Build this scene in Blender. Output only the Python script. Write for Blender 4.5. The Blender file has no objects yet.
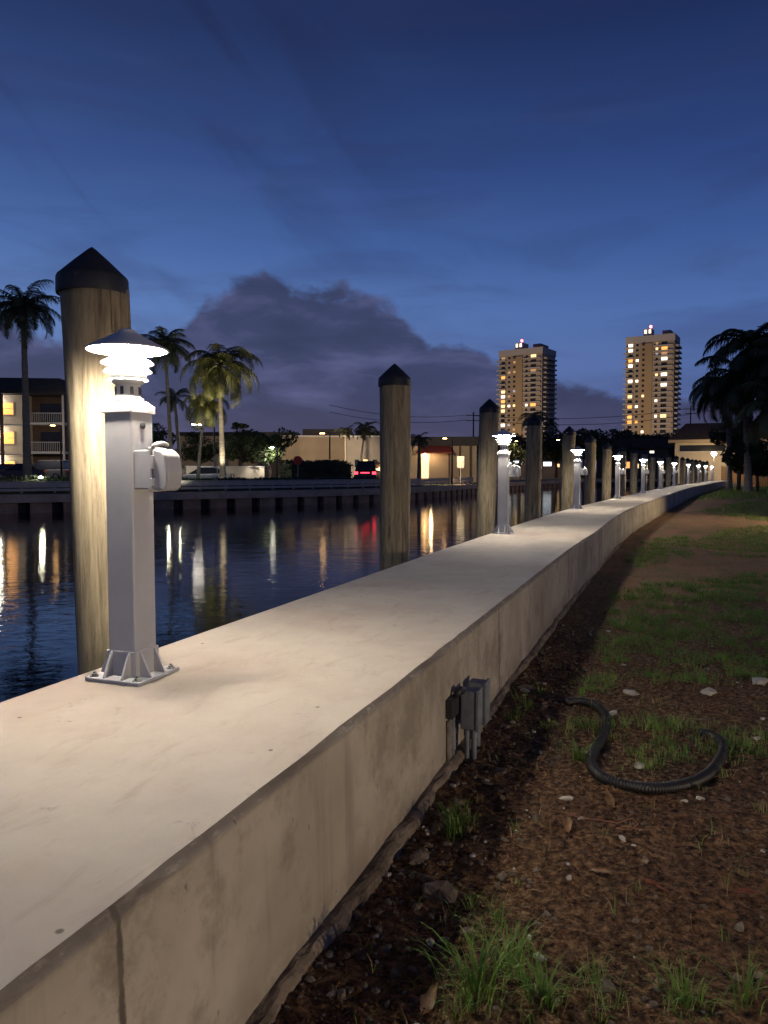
import bpy, math, random
import numpy as np
from mathutils import Vector, Matrix, noise as mnoise
R = math.radians
PI = math.pi
random.seed(7)
scn = bpy.context.scene
col = scn.collection

# ------------------------------------------------------------------ camera
EYE = 0.80                      # metres above the top of the seawall (z = 0)
F = 740.0
PITCH = math.atan(40.0 / F)
cam_d = bpy.data.cameras.new("camera")
cam = bpy.data.objects.new("camera", cam_d)
col.objects.link(cam)
cam.location = (0, 0, EYE)
cam.rotation_euler = (PI / 2 - PITCH, 0, 0)
cam_d.sensor_fit = 'VERTICAL'
cam_d.sensor_height = 36
cam_d.lens = 36 * F / 1024
cam_d.clip_start = 0.05
cam_d.clip_end = 6000
scn.camera = cam

# ------------------------------------------------------------------ world: dusk sky with a cloud bank
world = bpy.data.worlds.new("World")
scn.world = world
world.use_nodes = True
wt = world.node_tree
for n in list(wt.nodes): wt.nodes.remove(n)


class NT:
    """small node-tree helper"""
    def __init__(s, t): s.t = t
    def n(s, typ, **kw):
        o = s.t.nodes.new(typ)
        for k, v in kw.items(): setattr(o, k, v)
        return o
    def l(s, a, b): s.t.links.new(a, b)
    def put(s, sock, v):
        if isinstance(v, bpy.types.NodeSocket): s.l(v, sock)
        elif v is not None: sock.default_value = v
    def math(s, op, a, b=None, c=None, clamp=False):
        o = s.n('ShaderNodeMath', operation=op, use_clamp=clamp)
        s.put(o.inputs[0], a)
        if b is not None: s.put(o.inputs[1], b)
        if c is not None: s.put(o.inputs[2], c)
        return o.outputs[0]
    def mix(s, f, a, b, blend='MIX'):
        o = s.n('ShaderNodeMix', data_type='RGBA', blend_type=blend)
        s.put(o.inputs[0], f)
        for i, v in ((6, a), (7, b)):
            if isinstance(v, tuple) and len(v) == 3: v = v + (1,)
            s.put(o.inputs[i], v)
        return o.outputs[2]
    def ramp(s, f, stops, interp='LINEAR'):
        o = s.n('ShaderNodeValToRGB')
        cr = o.color_ramp
        cr.interpolation = interp
        while len(cr.elements) < len(stops): cr.elements.new(0.5)
        for e, (p, c) in zip(cr.elements, stops):
            e.position = p
            if not isinstance(c, tuple): c = (c, c, c)
            e.color = c + (1,) if len(c) == 3 else c
        s.put(o.inputs[0], f)
        return o.outputs[0]
    def noise(s, vec, scale, detail=4, rough=0.55, dist=0.0):
        o = s.n('ShaderNodeTexNoise')
        if vec is not None: s.l(vec, o.inputs['Vector'])
        o.inputs['Scale'].default_value = scale
        o.inputs['Detail'].default_value = detail
        o.inputs['Roughness'].default_value = rough
        o.inputs['Distortion'].default_value = dist
        return o.outputs[0]
    def mapping(s, vec, scale=(1, 1, 1), loc=(0, 0, 0), rot=(0, 0, 0)):
        o = s.n('ShaderNodeMapping')
        s.l(vec, o.inputs[0])
        o.inputs['Location'].default_value = loc
        o.inputs['Rotation'].default_value = rot
        o.inputs['Scale'].default_value = scale
        return o.outputs[0]
    def smooth(s, v, a, b):
        o = s.n('ShaderNodeMapRange', interpolation_type='SMOOTHSTEP')
        s.put(o.inputs[0], v)
        o.inputs[1].default_value = a
        o.inputs[2].default_value = b
        return o.outputs[0]


def srgb(r, g, b):
    f = lambda c: ((c / 255 + 0.055) / 1.055) ** 2.4 if c > 10 else c / 255 / 12.92
    return (f(r), f(g), f(b))


w = NT(wt)
tc = w.n('ShaderNodeTexCoord')
sep = w.n('ShaderNodeSeparateXYZ')
w.l(tc.outputs['Generated'], sep.inputs[0])
az = w.math('ARCTAN2', sep.outputs[0], sep.outputs[1])
hl = w.math('SQRT', w.math('ADD', w.math('MULTIPLY', sep.outputs[0], sep.outputs[0]), w.math('MULTIPLY', sep.outputs[1], sep.outputs[1])))
el = w.math('ARCTAN2', sep.outputs[2], hl)
cmb = w.n('ShaderNodeCombineXYZ')
w.l(az, cmb.inputs[0]); w.l(el, cmb.inputs[1])
sky_uv = cmb.outputs[0]
# clear twilight gradient over elevation (radians / 1.57)
grad = w.ramp(w.math('DIVIDE', el, 1.5708), [
    (0.0, srgb(88, 92, 130)), (0.04, srgb(88, 102, 150)), (0.085, srgb(88, 113, 168)), (0.13, srgb(80, 111, 170)),
    (0.18, srgb(62, 92, 152)), (0.24, srgb(45, 70, 126)), (0.33, srgb(29, 46, 90)), (0.45, srgb(21, 31, 64)), (1.0, srgb(14, 20, 44))])
# the west (left) keeps more afterglow than the right
gl = w.smooth(az, 0.65, -0.75)
grad = w.mix(1.0, grad, w.ramp(gl, [(0.0, (0.86, 0.88, 0.93)), (1.0, (1.40, 1.33, 1.2))]), 'MULTIPLY')
# thin high streaks
wis = w.noise(w.mapping(sky_uv, (1.6, 7.0, 1), (0.3, 0.1, 0), (0, 0, 0.30)), 2.2, 6, 0.55, 0.6)
wis = w.smooth(wis, 0.44, 0.70)
wis = w.math('MULTIPLY', wis, 0.30)
sky1 = w.mix(wis, grad, srgb(42, 50, 90))
bri = w.noise(w.mapping(sky_uv, (1.3, 9.0, 1), (2.3, 4.1, 0), (0, 0, -0.12)), 2.0, 5, 0.5, 0.3)
bri = w.math('MULTIPLY', w.smooth(bri, 0.50, 0.85), 0.10)
sky1 = w.mix(bri, sky1, srgb(92, 108, 155))
rot1 = w.mapping(sky_uv, (1, 1, 1), rot=(0, 0, 0.72))
swp = w.noise(w.mapping(rot1, (1.1, 3.6, 1), (0.9, 0.35, 0)), 2.2, 4, 0.5, 0.9)
swp = w.math('MULTIPLY', w.smooth(swp, 0.46, 0.66), w.math('MULTIPLY', w.smooth(az, 0.12, -0.25), w.smooth(el, 0.16, 0.30)))
sky1 = w.mix(w.math('MULTIPLY', swp, 0.42), sky1, srgb(28, 34, 66))
# the cloud bank: its upper edge as a curve over azimuth
u = w.math('ADD', w.math('MULTIPLY', az, 0.8), 0.5, clamp=True)
def U(px): return max(0, min(1, math.atan((px - 384) / F) * 0.8 + 0.5))
def V(py): return (472 - py) / F
edge = w.ramp(u, [(U(-900), V(330)), (U(-250), V(300)), (U(-40), V(322)), (U(40), V(345)), (U(165), V(350)), (U(205), V(312)), (U(235), V(292)), (U(265), V(272)), (U(300), V(290)), (U(345), V(288)),
                  (U(400), V(308)), (U(430), V(346)), (U(500), V(366)), (U(590), V(394)), (U(680), V(402)), (U(900), V(390)), (U(1900), V(340))], 'LINEAR')
n1 = w.noise(w.mapping(sky_uv, (1, 1.6, 1)), 13.0, 7, 0.58, 0.2)
n2 = w.noise(w.mapping(sky_uv, (1, 1.5, 1), (4, 2, 0)), 4.5, 3, 0.5)
e2 = w.math('ADD', edge, w.math('MULTIPLY', w.math('SUBTRACT', n1, 0.5), 0.085))
e2 = w.math('ADD', e2, w.math('MULTIPLY', w.math('SUBTRACT', n2, 0.5), 0.04))
cm = w.smooth(w.math('SUBTRACT', e2, el), -0.005, 0.015)
ccol = w.ramp(w.noise(w.mapping(sky_uv, (1, 3.0, 1), (1, 7, 0)), 6.0, 5, 0.55, 0.3), [(0.30, srgb(44, 50, 78)), (0.50, srgb(55, 60, 93)), (0.70, srgb(88, 90, 130))])
low = w.smooth(el, 0.14, 0.0)
ccol = w.mix(w.math('MULTIPLY', low, 0.55), ccol, srgb(80, 76, 100))
sky2 = w.mix(w.math('MULTIPLY', cm, 0.92), sky1, ccol)
# a physical twilight sky under it all
ns = w.n('ShaderNodeTexSky', sky_type='NISHITA')
ns.sun_disc = False
ns.sun_elevation = R(-3.0)
ns.sun_rotation = R(300)
bgA = w.n('ShaderNodeBackground'); bgA.inputs[1].default_value = 1.0
w.l(sky2, bgA.inputs[0])
bgB = w.n('ShaderNodeBackground'); bgB.inputs[1].default_value = 0.05
w.l(ns.outputs[0], bgB.inputs[0])
add = w.n('ShaderNodeAddShader')
w.l(bgA.outputs[0], add.inputs[0]); w.l(bgB.outputs[0], add.inputs[1])
wo = w.n('ShaderNodeOutputWorld')
w.l(add.outputs[0], wo.inputs[0])

# ------------------------------------------------------------------ colour management, sampling
scn.view_settings.view_transform = 'Standard'
scn.view_settings.look = 'None'
scn.view_settings.gamma = 1
scn.view_settings.exposure = 0.0
scn.view_settings.use_curve_mapping = False
scn.render.engine = 'CYCLES'
scn.cycles.use_denoising = True
scn.cycles.denoiser = 'OPENIMAGEDENOISE'
scn.cycles.max_bounces = 6
scn.cycles.sample_clamp_indirect = 6
scn.cycles.sample_clamp_direct = 0
scn.cycles.use_light_tree = True
scn.cycles.caustics_reflective = False
scn.cycles.caustics_refractive = False

LAMP_E = 620.0       # radiance of the dock light tubes


# ------------------------------------------------------------------ materials
def material(name, base, rough=0.7, var=None, scale=6.0, metal=0.0, bump=0.0, bscale=40.0, coords='Object', spec=0.5, stretch=(1, 1, 1), detail=5, dist=0.0, lo=0.35, hi=0.65):
    m = bpy.data.materials.new(name)
    m.use_nodes = True
    t = NT(m.node_tree)
    b = m.node_tree.nodes['Principled BSDF']
    b.inputs['Roughness'].default_value = rough
    b.inputs['Metallic'].default_value = metal
    b.inputs['Specular IOR Level'].default_value = spec
    b.inputs['Base Color'].default_value = tuple(base) + (1,)
    c = t.n('ShaderNodeTexCoord').outputs[coords]
    if stretch != (1, 1, 1): c = t.mapping(c, stretch)
    if var is None:
        var = tuple(x * 0.75 for x in base)
    nz = t.noise(c, scale, detail, 0.6, dist)
    t.l(t.ramp(nz, [(lo, tuple(base)), (hi, tuple(var))]), b.inputs['Base Color'])
    if bump:
        bn = t.n('ShaderNodeBump')
        bn.inputs['Strength'].default_value = bump
        bn.inputs['Distance'].default_value = 0.01
        t.l(t.noise(c, bscale, 6, 0.6), bn.inputs['Height'])
        t.l(bn.outputs[0], b.inputs['Normal'])
    return m


def emitter(name, color, strength):
    m = bpy.data.materials.new(name)
    m.use_nodes = True
    b = m.node_tree.nodes['Principled BSDF']
    b.inputs['Base Color'].default_value = tuple(color) + (1,)
    b.inputs['Emission Color'].default_value = tuple(color) + (1,)
    b.inputs['Emission Strength'].default_value = strength
    return m


M = {}
M['white_paint'] = material('white_paint', (0.68, 0.665, 0.65), 0.5, (0.60, 0.585, 0.57), 5, bump=0.03, bscale=60)
M['white_plastic'] = material('white_plastic', (0.62, 0.60, 0.585), 0.42, (0.53, 0.515, 0.50), 9)
M['grey_plastic'] = material('grey_plastic', (0.22, 0.235, 0.25), 0.6, (0.13, 0.135, 0.145), 14, bump=0.05)
M['steel'] = material('steel', (0.45, 0.44, 0.42), 0.35, (0.25, 0.24, 0.22), 30, metal=1.0)
M['tube'] = emitter('lamp_tube', (1.0, 0.93, 0.84), LAMP_E)
M['lamp_lens'] = emitter('lamp_lens', (1.0, 0.91, 0.80), 400.0)
M['cap_black'] = material('cap_black', (0.012, 0.013, 0.018), 0.6, (0.02, 0.021, 0.027), 8, bump=0.1, bscale=25)
M['rubber'] = material('black_hose_rubber', (0.006, 0.006, 0.006), 0.5, (0.016, 0.013, 0.011), 14)
M['dark_metal'] = material('dark_metal', (0.03, 0.03, 0.033), 0.5)
M['galv'] = material('galvanised_steel', (0.42, 0.40, 0.38), 0.6, (0.32, 0.31, 0.30), 3)
M['asphalt'] = material('asphalt', (0.045, 0.045, 0.047), 0.85, (0.06, 0.06, 0.06), 3, bump=0.1)
M['line_paint'] = material('line_paint', (0.6, 0.58, 0.5), 0.7)
M['kerb'] = material('kerb_concrete', (0.30, 0.29, 0.27), 0.85)
M['far_wall'] = material('far_seawall_concrete', (0.52, 0.42, 0.33), 0.9, (0.36, 0.28, 0.22), 1.2, bump=0.2, bscale=8)
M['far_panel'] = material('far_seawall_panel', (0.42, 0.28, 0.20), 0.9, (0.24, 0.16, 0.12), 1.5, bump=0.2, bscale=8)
M['cream'] = material('cream_stucco', (0.55, 0.48, 0.37), 0.9, (0.46, 0.40, 0.31), 0.8, bump=0.1, bscale=10)
M['tan'] = material('tan_stucco', (0.38, 0.30, 0.21), 0.9, (0.30, 0.24, 0.17), 0.4, bump=0.1, bscale=10)
M['greywall'] = material('grey_stucco', (0.30, 0.27, 0.24), 0.9, (0.22, 0.20, 0.18), 0.4)
M['tower'] = material('tower_concrete', (0.42, 0.34, 0.25), 0.9, (0.36, 0.29, 0.21), 0.05)
M['tower_strip'] = material('tower_stair_stucco', (0.42, 0.30, 0.17), 0.9, (0.36, 0.26, 0.15), 0.05)
M['tower_pale'] = material('tower_pale_concrete', (0.50, 0.46, 0.42), 0.9, (0.42, 0.39, 0.35), 0.05)
M['trim'] = material('white_trim', (0.60, 0.57, 0.53), 0.7)
M['roof'] = material('dark_roof', (0.03, 0.028, 0.032), 0.9, (0.045, 0.04, 0.042), 2)
M['roof_brown'] = material('brown_roof_tiles', (0.045, 0.03, 0.026), 0.85, (0.07, 0.045, 0.035), 3, bump=0.3, bscale=12)
M['awning'] = material('red_awning', (0.22, 0.03, 0.02), 0.8, (0.14, 0.02, 0.015), 4)
M['brickish'] = material('brown_balcony_wall', (0.10, 0.065, 0.05), 0.9, (0.07, 0.045, 0.035), 2)
M['glass'] = material('dark_glass', (0.015, 0.017, 0.022), 0.12, (0.02, 0.022, 0.028), 2)
M['lit_warm'] = emitter('lit_window_orange', (1.0, 0.42, 0.10), 1.5)
M['lit_yellow'] = emitter('lit_window_yellow', (1.0, 0.66, 0.30), 1.7)
M['lit_white'] = emitter('lit_window_white', (1.0, 0.86, 0.66), 2.6)
M['lit_cool'] = emitter('lit_window_cool', (0.80, 0.90, 1.0), 2.2)
M['lit_dim'] = emitter('dim_curtained_window', (1.0, 0.62, 0.32), 0.22)
M['lit_dim_cool'] = emitter('dim_screen_lit_window', (0.75, 0.85, 1.0), 0.16)
M['lamp_white'] = emitter('lit_lamp_white', (1.0, 0.92, 0.80), 60)
M['lamp_orange'] = emitter('lit_lamp_orange', (1.0, 0.55, 0.22), 40)
M['lamp_star'] = emitter('lit_lamp_bright', (1.0, 0.80, 0.52), 260)
M['lamp_flood'] = emitter('lit_flood', (1.0, 0.95, 0.72), 420)
M['tail_red'] = emitter('tail_light_red', (1.0, 0.03, 0.05), 7)
M['beacon'] = emitter('roof_beacon_red', (1.0, 0.10, 0.10), 14)
M['head_dim'] = material('headlight_glass', (0.5, 0.5, 0.48), 0.1)
M['trunk'] = material('palm_trunk_bark', (0.24, 0.21, 0.17), 0.95, (0.14, 0.12, 0.10), 3, stretch=(1, 1, 6), bump=0.5, bscale=6)
M['bark'] = material('tree_bark', (0.07, 0.055, 0.04), 0.95, (0.04, 0.03, 0.025), 6, bump=0.5)
M['stop_red'] = material('sign_red', (0.5, 0.03, 0.025), 0.5)
M['sign_white'] = material('sign_white', (0.55, 0.52, 0.45), 0.5)
M['sign_back'] = material('sign_yellow', (0.55, 0.42, 0.22), 0.5)
M['fence_wood'] = material('fence_wood', (0.20, 0.12, 0.06), 0.9, (0.13, 0.08, 0.04), 4, stretch=(6, 6, 1))
for nm, c in (('silver', (0.42, 0.43, 0.45)), ('black', (0.015, 0.015, 0.018)), ('maroon', (0.12, 0.02, 0.02)), ('navy', (0.02, 0.03, 0.06)), ('grey', (0.12, 0.12, 0.13))):
    m = material('car_paint_' + nm, c, 0.25, c, 3)
    m.node_tree.nodes['Principled BSDF'].inputs['Coat Weight'].default_value = 0.6
    M['car_' + nm] = m


def foliage(name, a, b, trans=0.25, scale=1.5):
    m = bpy.data.materials.new(name)
    m.use_nodes = True
    t = NT(m.node_tree)
    p = m.node_tree.nodes['Principled BSDF']
    p.inputs['Roughness'].default_value = 0.55
    c = t.n('ShaderNodeTexCoord').outputs['Object']
    cr = t.ramp(t.noise(c, scale, 6, 0.7), [(0.32, a), (0.68, b)])
    t.l(cr, p.inputs['Base Color'])
    tr = t.n('ShaderNodeBsdfTranslucent')
    t.l(cr, tr.inputs[0])
    mx = t.n('ShaderNodeMixShader')
    mx.inputs[0].default_value = trans
    out = m.node_tree.nodes['Material Output']
    t.l(p.outputs[0], mx.inputs[1]); t.l(tr.outputs[0], mx.inputs[2]); t.l(mx.outputs[0], out.inputs[0])
    return m


M['palm_green'] = foliage('palm_leaf', (0.085, 0.10, 0.03), (0.19, 0.18, 0.055))
M['palm_dark'] = foliage('dark_palm_leaf', (0.03, 0.04, 0.018), (0.075, 0.08, 0.03), 0.2)
M['leaf_dark'] = foliage('dark_leaf', (0.018, 0.03, 0.012), (0.045, 0.06, 0.022), 0.15)
M['leaf_mid'] = foliage('leaf_green', (0.035, 0.06, 0.02), (0.07, 0.09, 0.03), 0.2)
M['hedge'] = foliage('hedge_leaf', (0.012, 0.022, 0.010), (0.035, 0.05, 0.02), 0.1)
M['grass'] = foliage('grass_blade', (0.085, 0.19, 0.022), (0.18, 0.28, 0.05), 0.3, 5)
M['grass_dry'] = foliage('dry_grass_blade', (0.22, 0.145, 0.07), (0.34, 0.24, 0.12), 0.2, 5)
M['dry_leaf'] = foliage('dry_leaf', (0.16, 0.075, 0.028), (0.30, 0.17, 0.075), 0.15, 14)
M['dry_leaf_red'] = foliage('red_dry_leaf', (0.13, 0.035, 0.018), (0.20, 0.07, 0.03), 0.15, 14)
M['stone'] = material('limestone_pebble', (0.20, 0.16, 0.115), 0.9, (0.09, 0.065, 0.045), 9, bump=0.4, bscale=30)
M['stone_white'] = material('white_stone', (0.52, 0.48, 0.40), 0.85, (0.36, 0.32, 0.26), 12, bump=0.4, bscale=30)


def frosted(name, base, tr):
    m = bpy.data.materials.new(name)
    m.use_nodes = True
    t = NT(m.node_tree)
    p = m.node_tree.nodes['Principled BSDF']
    p.inputs['Base Color'].default_value = tuple(base) + (1,)
    p.inputs['Roughness'].default_value = 0.45
    k = t.n('ShaderNodeBsdfTranslucent'); k.inputs[0].default_value = tuple(base) + (1,)
    mx = t.n('ShaderNodeMixShader'); mx.inputs[0].default_value = tr
    t.l(p.outputs[0], mx.inputs[1]); t.l(k.outputs[0], mx.inputs[2]); t.l(mx.outputs[0], m.node_tree.nodes['Material Output'].inputs[0])
    return m


M['ring'] = frosted('frosted_louvre', (0.8, 0.79, 0.77), 0.5)


def concrete_material(s0):
    """cast concrete of the near seawall; UV = metres along the wall, metres across / up"""
    m = bpy.data.materials.new('seawall_concrete')
    m.use_nodes = True
    t = NT(m.node_tree)
    b = m.node_tree.nodes['Principled BSDF']
    b.inputs['Roughness'].default_value = 0.88
    uv = t.n('ShaderNodeTexCoord').outputs['UV']
    ob = t.n('ShaderNodeTexCoord').outputs['Object']
    sp = t.n('ShaderNodeSeparateXYZ'); t.l(uv, sp.inputs[0])
    geo = t.n('ShaderNodeNewGeometry')
    sn = t.n('ShaderNodeSeparateXYZ'); t.l(geo.outputs['True Normal'], sn.inputs[0])
    istop = t.smooth(sn.outputs[2], 0.80, 0.95)
    big = t.noise(ob, 0.9, 5, 0.6)
    mid = t.noise(ob, 5.0, 7, 0.7, 0.1)
    fine = t.noise(ob, 60.0, 6, 0.7)
    brush = t.noise(t.mapping(uv, (1.6, 4.0, 1)), 2.2, 8, 0.72, 0.5)
    top = t.ramp(mid, [(0.3, (0.58, 0.515, 0.41)), (0.7, (0.51, 0.45, 0.355))])
    top = t.mix(t.smooth(big, 0.42, 0.66), top, (0.47, 0.39, 0.30))
    top = t.mix(t.math('MULTIPLY', t.smooth(brush, 0.50, 0.72), 0.50), top, (0.38, 0.30, 0.22))
    spot = t.smooth(t.noise(t.mapping(ob, (1, 1, 1), rot=(0, 0, 0.4)), 6.0, 6, 0.75, 1.0), 0.60, 0.74)
    top = t.mix(t.math('MULTIPLY', spot, 0.60), top, (0.20, 0.15, 0.10))
    speck = t.n('ShaderNodeTexVoronoi'); speck.inputs['Scale'].default_value = 6.0
    t.l(ob, speck.inputs['Vector'])
    top = t.mix(t.math('MULTIPLY', t.smooth(speck.outputs[0], 0.060, 0.030), 0.8), top, (0.09, 0.07, 0.05))
    # side face: form-cast, vertical runs of dirt, board marks and joints
    face = t.ramp(mid, [(0.28, (0.52, 0.455, 0.36)), (0.72, (0.42, 0.365, 0.285))])
    face = t.mix(t.math('MULTIPLY', t.smooth(big, 0.40, 0.60), 0.75), face, (0.31, 0.265, 0.205))
    runs = t.noise(t.mapping(uv, (7.0, 0.7, 1)), 1.0, 5, 0.65, 0.5)
    face = t.mix(t.math('MULTIPLY', t.smooth(runs, 0.54, 0.74), 0.55), face, (0.17, 0.135, 0.10))
    # a few broad damp runs below a joint
    ph = t.math('ABSOLUTE', t.math('SUBTRACT', t.math('FRACT', t.math('ADD', t.math('DIVIDE', sp.outputs[0], 3.3), 20.5 - s0 / 3.3)), 0.5))
    ph = t.math('MULTIPLY', ph, 3.3)
    jag = t.math('MULTIPLY', t.math('SUBTRACT', t.noise(ob, 26, 5, 0.7), 0.5), 0.02)
    joint = t.smooth(t.math('ADD', ph, jag), 0.012, 0.004)
    face = t.mix(t.math('MULTIPLY', joint, 0.85), face, (0.045, 0.035, 0.028))
    halo = t.math('MULTIPLY', t.smooth(ph, 0.16, 0.0), t.smooth(t.noise(ob, 9, 5, 0.7), 0.42, 0.62))
    face = t.mix(t.math('MULTIPLY', halo, 0.55), face, (0.13, 0.105, 0.08))
    pits = t.n('ShaderNodeTexVoronoi'); pits.inputs['Scale'].default_value = 16.0
    t.l(t.mapping(ob, (1, 1, 0.5)), pits.inputs['Vector'])
    face = t.mix(t.math('MULTIPLY', t.smooth(pits.outputs[0], 0.10, 0.05), 0.6), face, (0.13, 0.10, 0.08))
    mot = t.noise(ob, 2.6, 8, 0.74, 0.15)
    face = t.mix(t.math('MULTIPLY', t.smooth(mot, 0.48, 0.62), 0.55), face, (0.20, 0.165, 0.12))
    scr = t.smooth(t.noise(t.mapping(ob, (1, 1, 0.45), rot=(0.5, 0, 0.2)), 24.0, 5, 0.7, 0.6), 0.66, 0.71)
    face = t.mix(t.math('MULTIPLY', scr, 0.6), face, (0.10, 0.08, 0.06))
    # splashed soil at the foot, grime under the arris
    foot = t.math('MULTIPLY', t.smooth(sp.outputs[1], -0.36, -0.56), t.smooth(t.noise(ob, 7, 5, 0.7), 0.3, 0.6))
    face = t.mix(t.math('MULTIPLY', foot, 0.6), face, (0.16, 0.12, 0.085))
    arr = t.math('MULTIPLY', t.smooth(sp.outputs[1], -0.036, -0.010), t.smooth(t.noise(t.mapping(uv, (3, 12, 1)), 4, 5, 0.7), 0.30, 0.5))
    face = t.mix(t.math('MULTIPLY', arr, 0.72), face, (0.15, 0.125, 0.10))
    c = t.mix(istop, face, top)
    t.l(c, b.inputs['Base Color'])
    bn = t.n('ShaderNodeBump'); bn.inputs['Strength'].default_value = 0.35; bn.inputs['Distance'].default_value = 0.006
    h = t.math('ADD', t.math('MULTIPLY', fine, 0.35), t.math('ADD', mid, t.math('MULTIPLY', t.math('MULTIPLY', joint, t.math('SUBTRACT', 1.0, istop)), -0.8)))
    h = t.math('SUBTRACT', h, t.math('MULTIPLY', t.smooth(pits.outputs[0], 0.10, 0.03), 0.5))
    t.l(h, bn.inputs['Height']); t.l(bn.outputs[0], b.inputs['Normal'])
    return m


def wood_material():
    m = bpy.data.materials.new('weathered_pile_wood')
    m.use_nodes = True
    t = NT(m.node_tree)
    b = m.node_tree.nodes['Principled BSDF']
    b.inputs['Roughness'].default_value = 0.85
    ob = t.n('ShaderNodeTexCoord').outputs['Object']
    info = t.n('ShaderNodeObjectInfo')
    off = t.n('ShaderNodeVectorMath', operation='ADD')
    sc = t.n('ShaderNodeVectorMath', operation='SCALE'); sc.inputs[3].default_value = 0.0
    t.l(ob, off.inputs[0])
    rv = t.n('ShaderNodeCombineXYZ')
    t.l(t.math('MULTIPLY', info.outputs['Random'], 40), rv.inputs[2]); t.l(t.math('MULTIPLY', info.outputs['Random'], 17), rv.inputs[0])
    t.l(rv.outputs[0], off.inputs[1])
    v = off.outputs[0]
    grain = t.noise(t.mapping(v, (1, 1, 0.09)), 26, 7, 0.7, 0.4)
    band = t.noise(t.mapping(v, (1, 1, 0.22)), 6, 5, 0.6, 0.8)
    c = t.ramp(grain, [(0.34, (0.10, 0.075, 0.045)), (0.48, (0.26, 0.205, 0.125)), (0.64, (0.40, 0.325, 0.205))])
    c = t.mix(t.math('MULTIPLY', t.smooth(band, 0.45, 0.7), 0.65), c, (0.17, 0.145, 0.078))
    c = t.mix(t.math('MULTIPLY', t.smooth(t.noise(v, 2.3, 3, 0.5), 0.5, 0.7), 0.45), c, (0.30, 0.21, 0.115))
    sz = t.n('ShaderNodeSeparateXYZ'); t.l(ob, sz.inputs[0])
    wet = t.smooth(t.math('ADD', sz.outputs[2], t.math('MULTIPLY', band, 0.5)), 0.15, -0.55)
    c = t.mix(t.math('MULTIPLY', wet, 0.75), c, (0.045, 0.04, 0.022))
    crack = t.smooth(t.noise(t.mapping(v, (1, 1, 0.05)), 15, 3, 0.5, 0.2), 0.695, 0.735)
    c = t.mix(t.math('MULTIPLY', crack, 0.7), c, (0.03, 0.022, 0.014))
    t.l(c, b.inputs['Base Color'])
    bn = t.n('ShaderNodeBump'); bn.inputs['Strength'].default_value = 0.6; bn.inputs['Distance'].default_value = 0.008
    t.l(t.math('SUBTRACT', grain, crack), bn.inputs['Height']); t.l(bn.outputs[0], b.inputs['Normal'])
    return m


def soil_material():
    m = bpy.data.materials.new('soil')
    m.use_nodes = True
    t = NT(m.node_tree)
    b = m.node_tree.nodes['Principled BSDF']
    b.inputs['Roughness'].default_value = 0.95
    b.inputs['Specular IOR Level'].default_value = 0.2
    ob = t.n('ShaderNodeTexCoord').outputs['Object']
    sp = t.n('ShaderNodeSeparateXYZ'); t.l(ob, sp.inputs[0])
    a = t.noise(ob, 1.1, 5, 0.6)
    f = t.noise(ob, 34, 7, 0.75)
    mm = t.noise(ob, 9, 6, 0.7, 0.5)
    c = t.ramp(f, [(0.36, (0.024, 0.012, 0.006)), (0.50, (0.15, 0.080, 0.038)), (0.64, (0.38, 0.24, 0.125))])
    c = t.mix(t.smooth(a, 0.42, 0.62), c, t.ramp(f, [(0.38, (0.022, 0.011, 0.006)), (0.62, (0.26, 0.14, 0.07))]))
    c = t.mix(t.math('MULTIPLY', t.smooth(mm, 0.54, 0.72), 0.55), c, (0.16, 0.105, 0.060))
    # far lawn: more bare reddish earth and straw
    far = t.smooth(sp.outputs[1], 5.5, 10.0)
    fc = t.ramp(t.noise(ob, 1.6, 6, 0.7, 0.5), [(0.38, (0.27, 0.13, 0.070)), (0.52, (0.19, 0.115, 0.060)), (0.60, (0.075, 0.095, 0.030)), (0.75, (0.06, 0.10, 0.028))])
    fc = t.mix(0.45, fc, t.ramp(f, [(0.36, (0.05, 0.03, 0.018)), (0.64, (0.33, 0.19, 0.11))]))
    c = t.mix(far, c, fc)
    t.l(c, b.inputs['Base Color'])
    bn = t.n('ShaderNodeBump'); bn.inputs['Strength'].default_value = 1.0; bn.inputs['Distance'].default_value = 0.05
    t.l(t.math('ADD', t.math('MULTIPLY', f, 0.5), mm), bn.inputs['Height']); t.l(bn.outputs[0], b.inputs['Normal'])
    return m


def water_material():
    m = bpy.data.materials.new('canal_water')
    m.use_nodes = True
    t = NT(m.node_tree)
    b = m.node_tree.nodes['Principled BSDF']
    b.inputs['Base Color'].default_value = (0.004, 0.007, 0.012, 1)
    b.inputs['Roughness'].default_value = 0.03
    b.inputs['IOR'].default_value = 1.34
    ob = t.n('ShaderNodeTexCoord').outputs['Object']
    a = t.noise(t.mapping(ob, (1, 1.4, 1), rot=(0, 0, 0.6)), 0.7, 3, 0.5)
    c = t.noise(t.mapping(ob, (1, 1.6, 1), rot=(0, 0, -0.3)), 3.2, 4, 0.6, 0.4)
    d = t.noise(ob, 11, 3, 0.6)
    calm = t.smooth(t.noise(ob, 0.10, 3, 0.5), 0.35, 0.65)
    bn = t.n('ShaderNodeBump'); bn.inputs['Strength'].default_value = 1.0; bn.inputs['Distance'].default_value = 0.010
    h = t.math('ADD', t.math('MULTIPLY', a, 1.0), t.math('MULTIPLY', c, 0.45))
    h = t.math('ADD', h, t.math('MULTIPLY', t.math('MULTIPLY', d, calm), 0.10))
    t.l(h, bn.inputs['Height']); t.l(bn.outputs[0], b.inputs['Normal'])
    return m


M['wood'] = wood_material()
M['soil'] = soil_material()
M['water'] = water_material()
M['bank_grass'] = material('far_bank_grass', (0.035, 0.055, 0.02), 0.95, (0.06, 0.055, 0.03), 1.0, bump=0.5, bscale=20)


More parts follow.
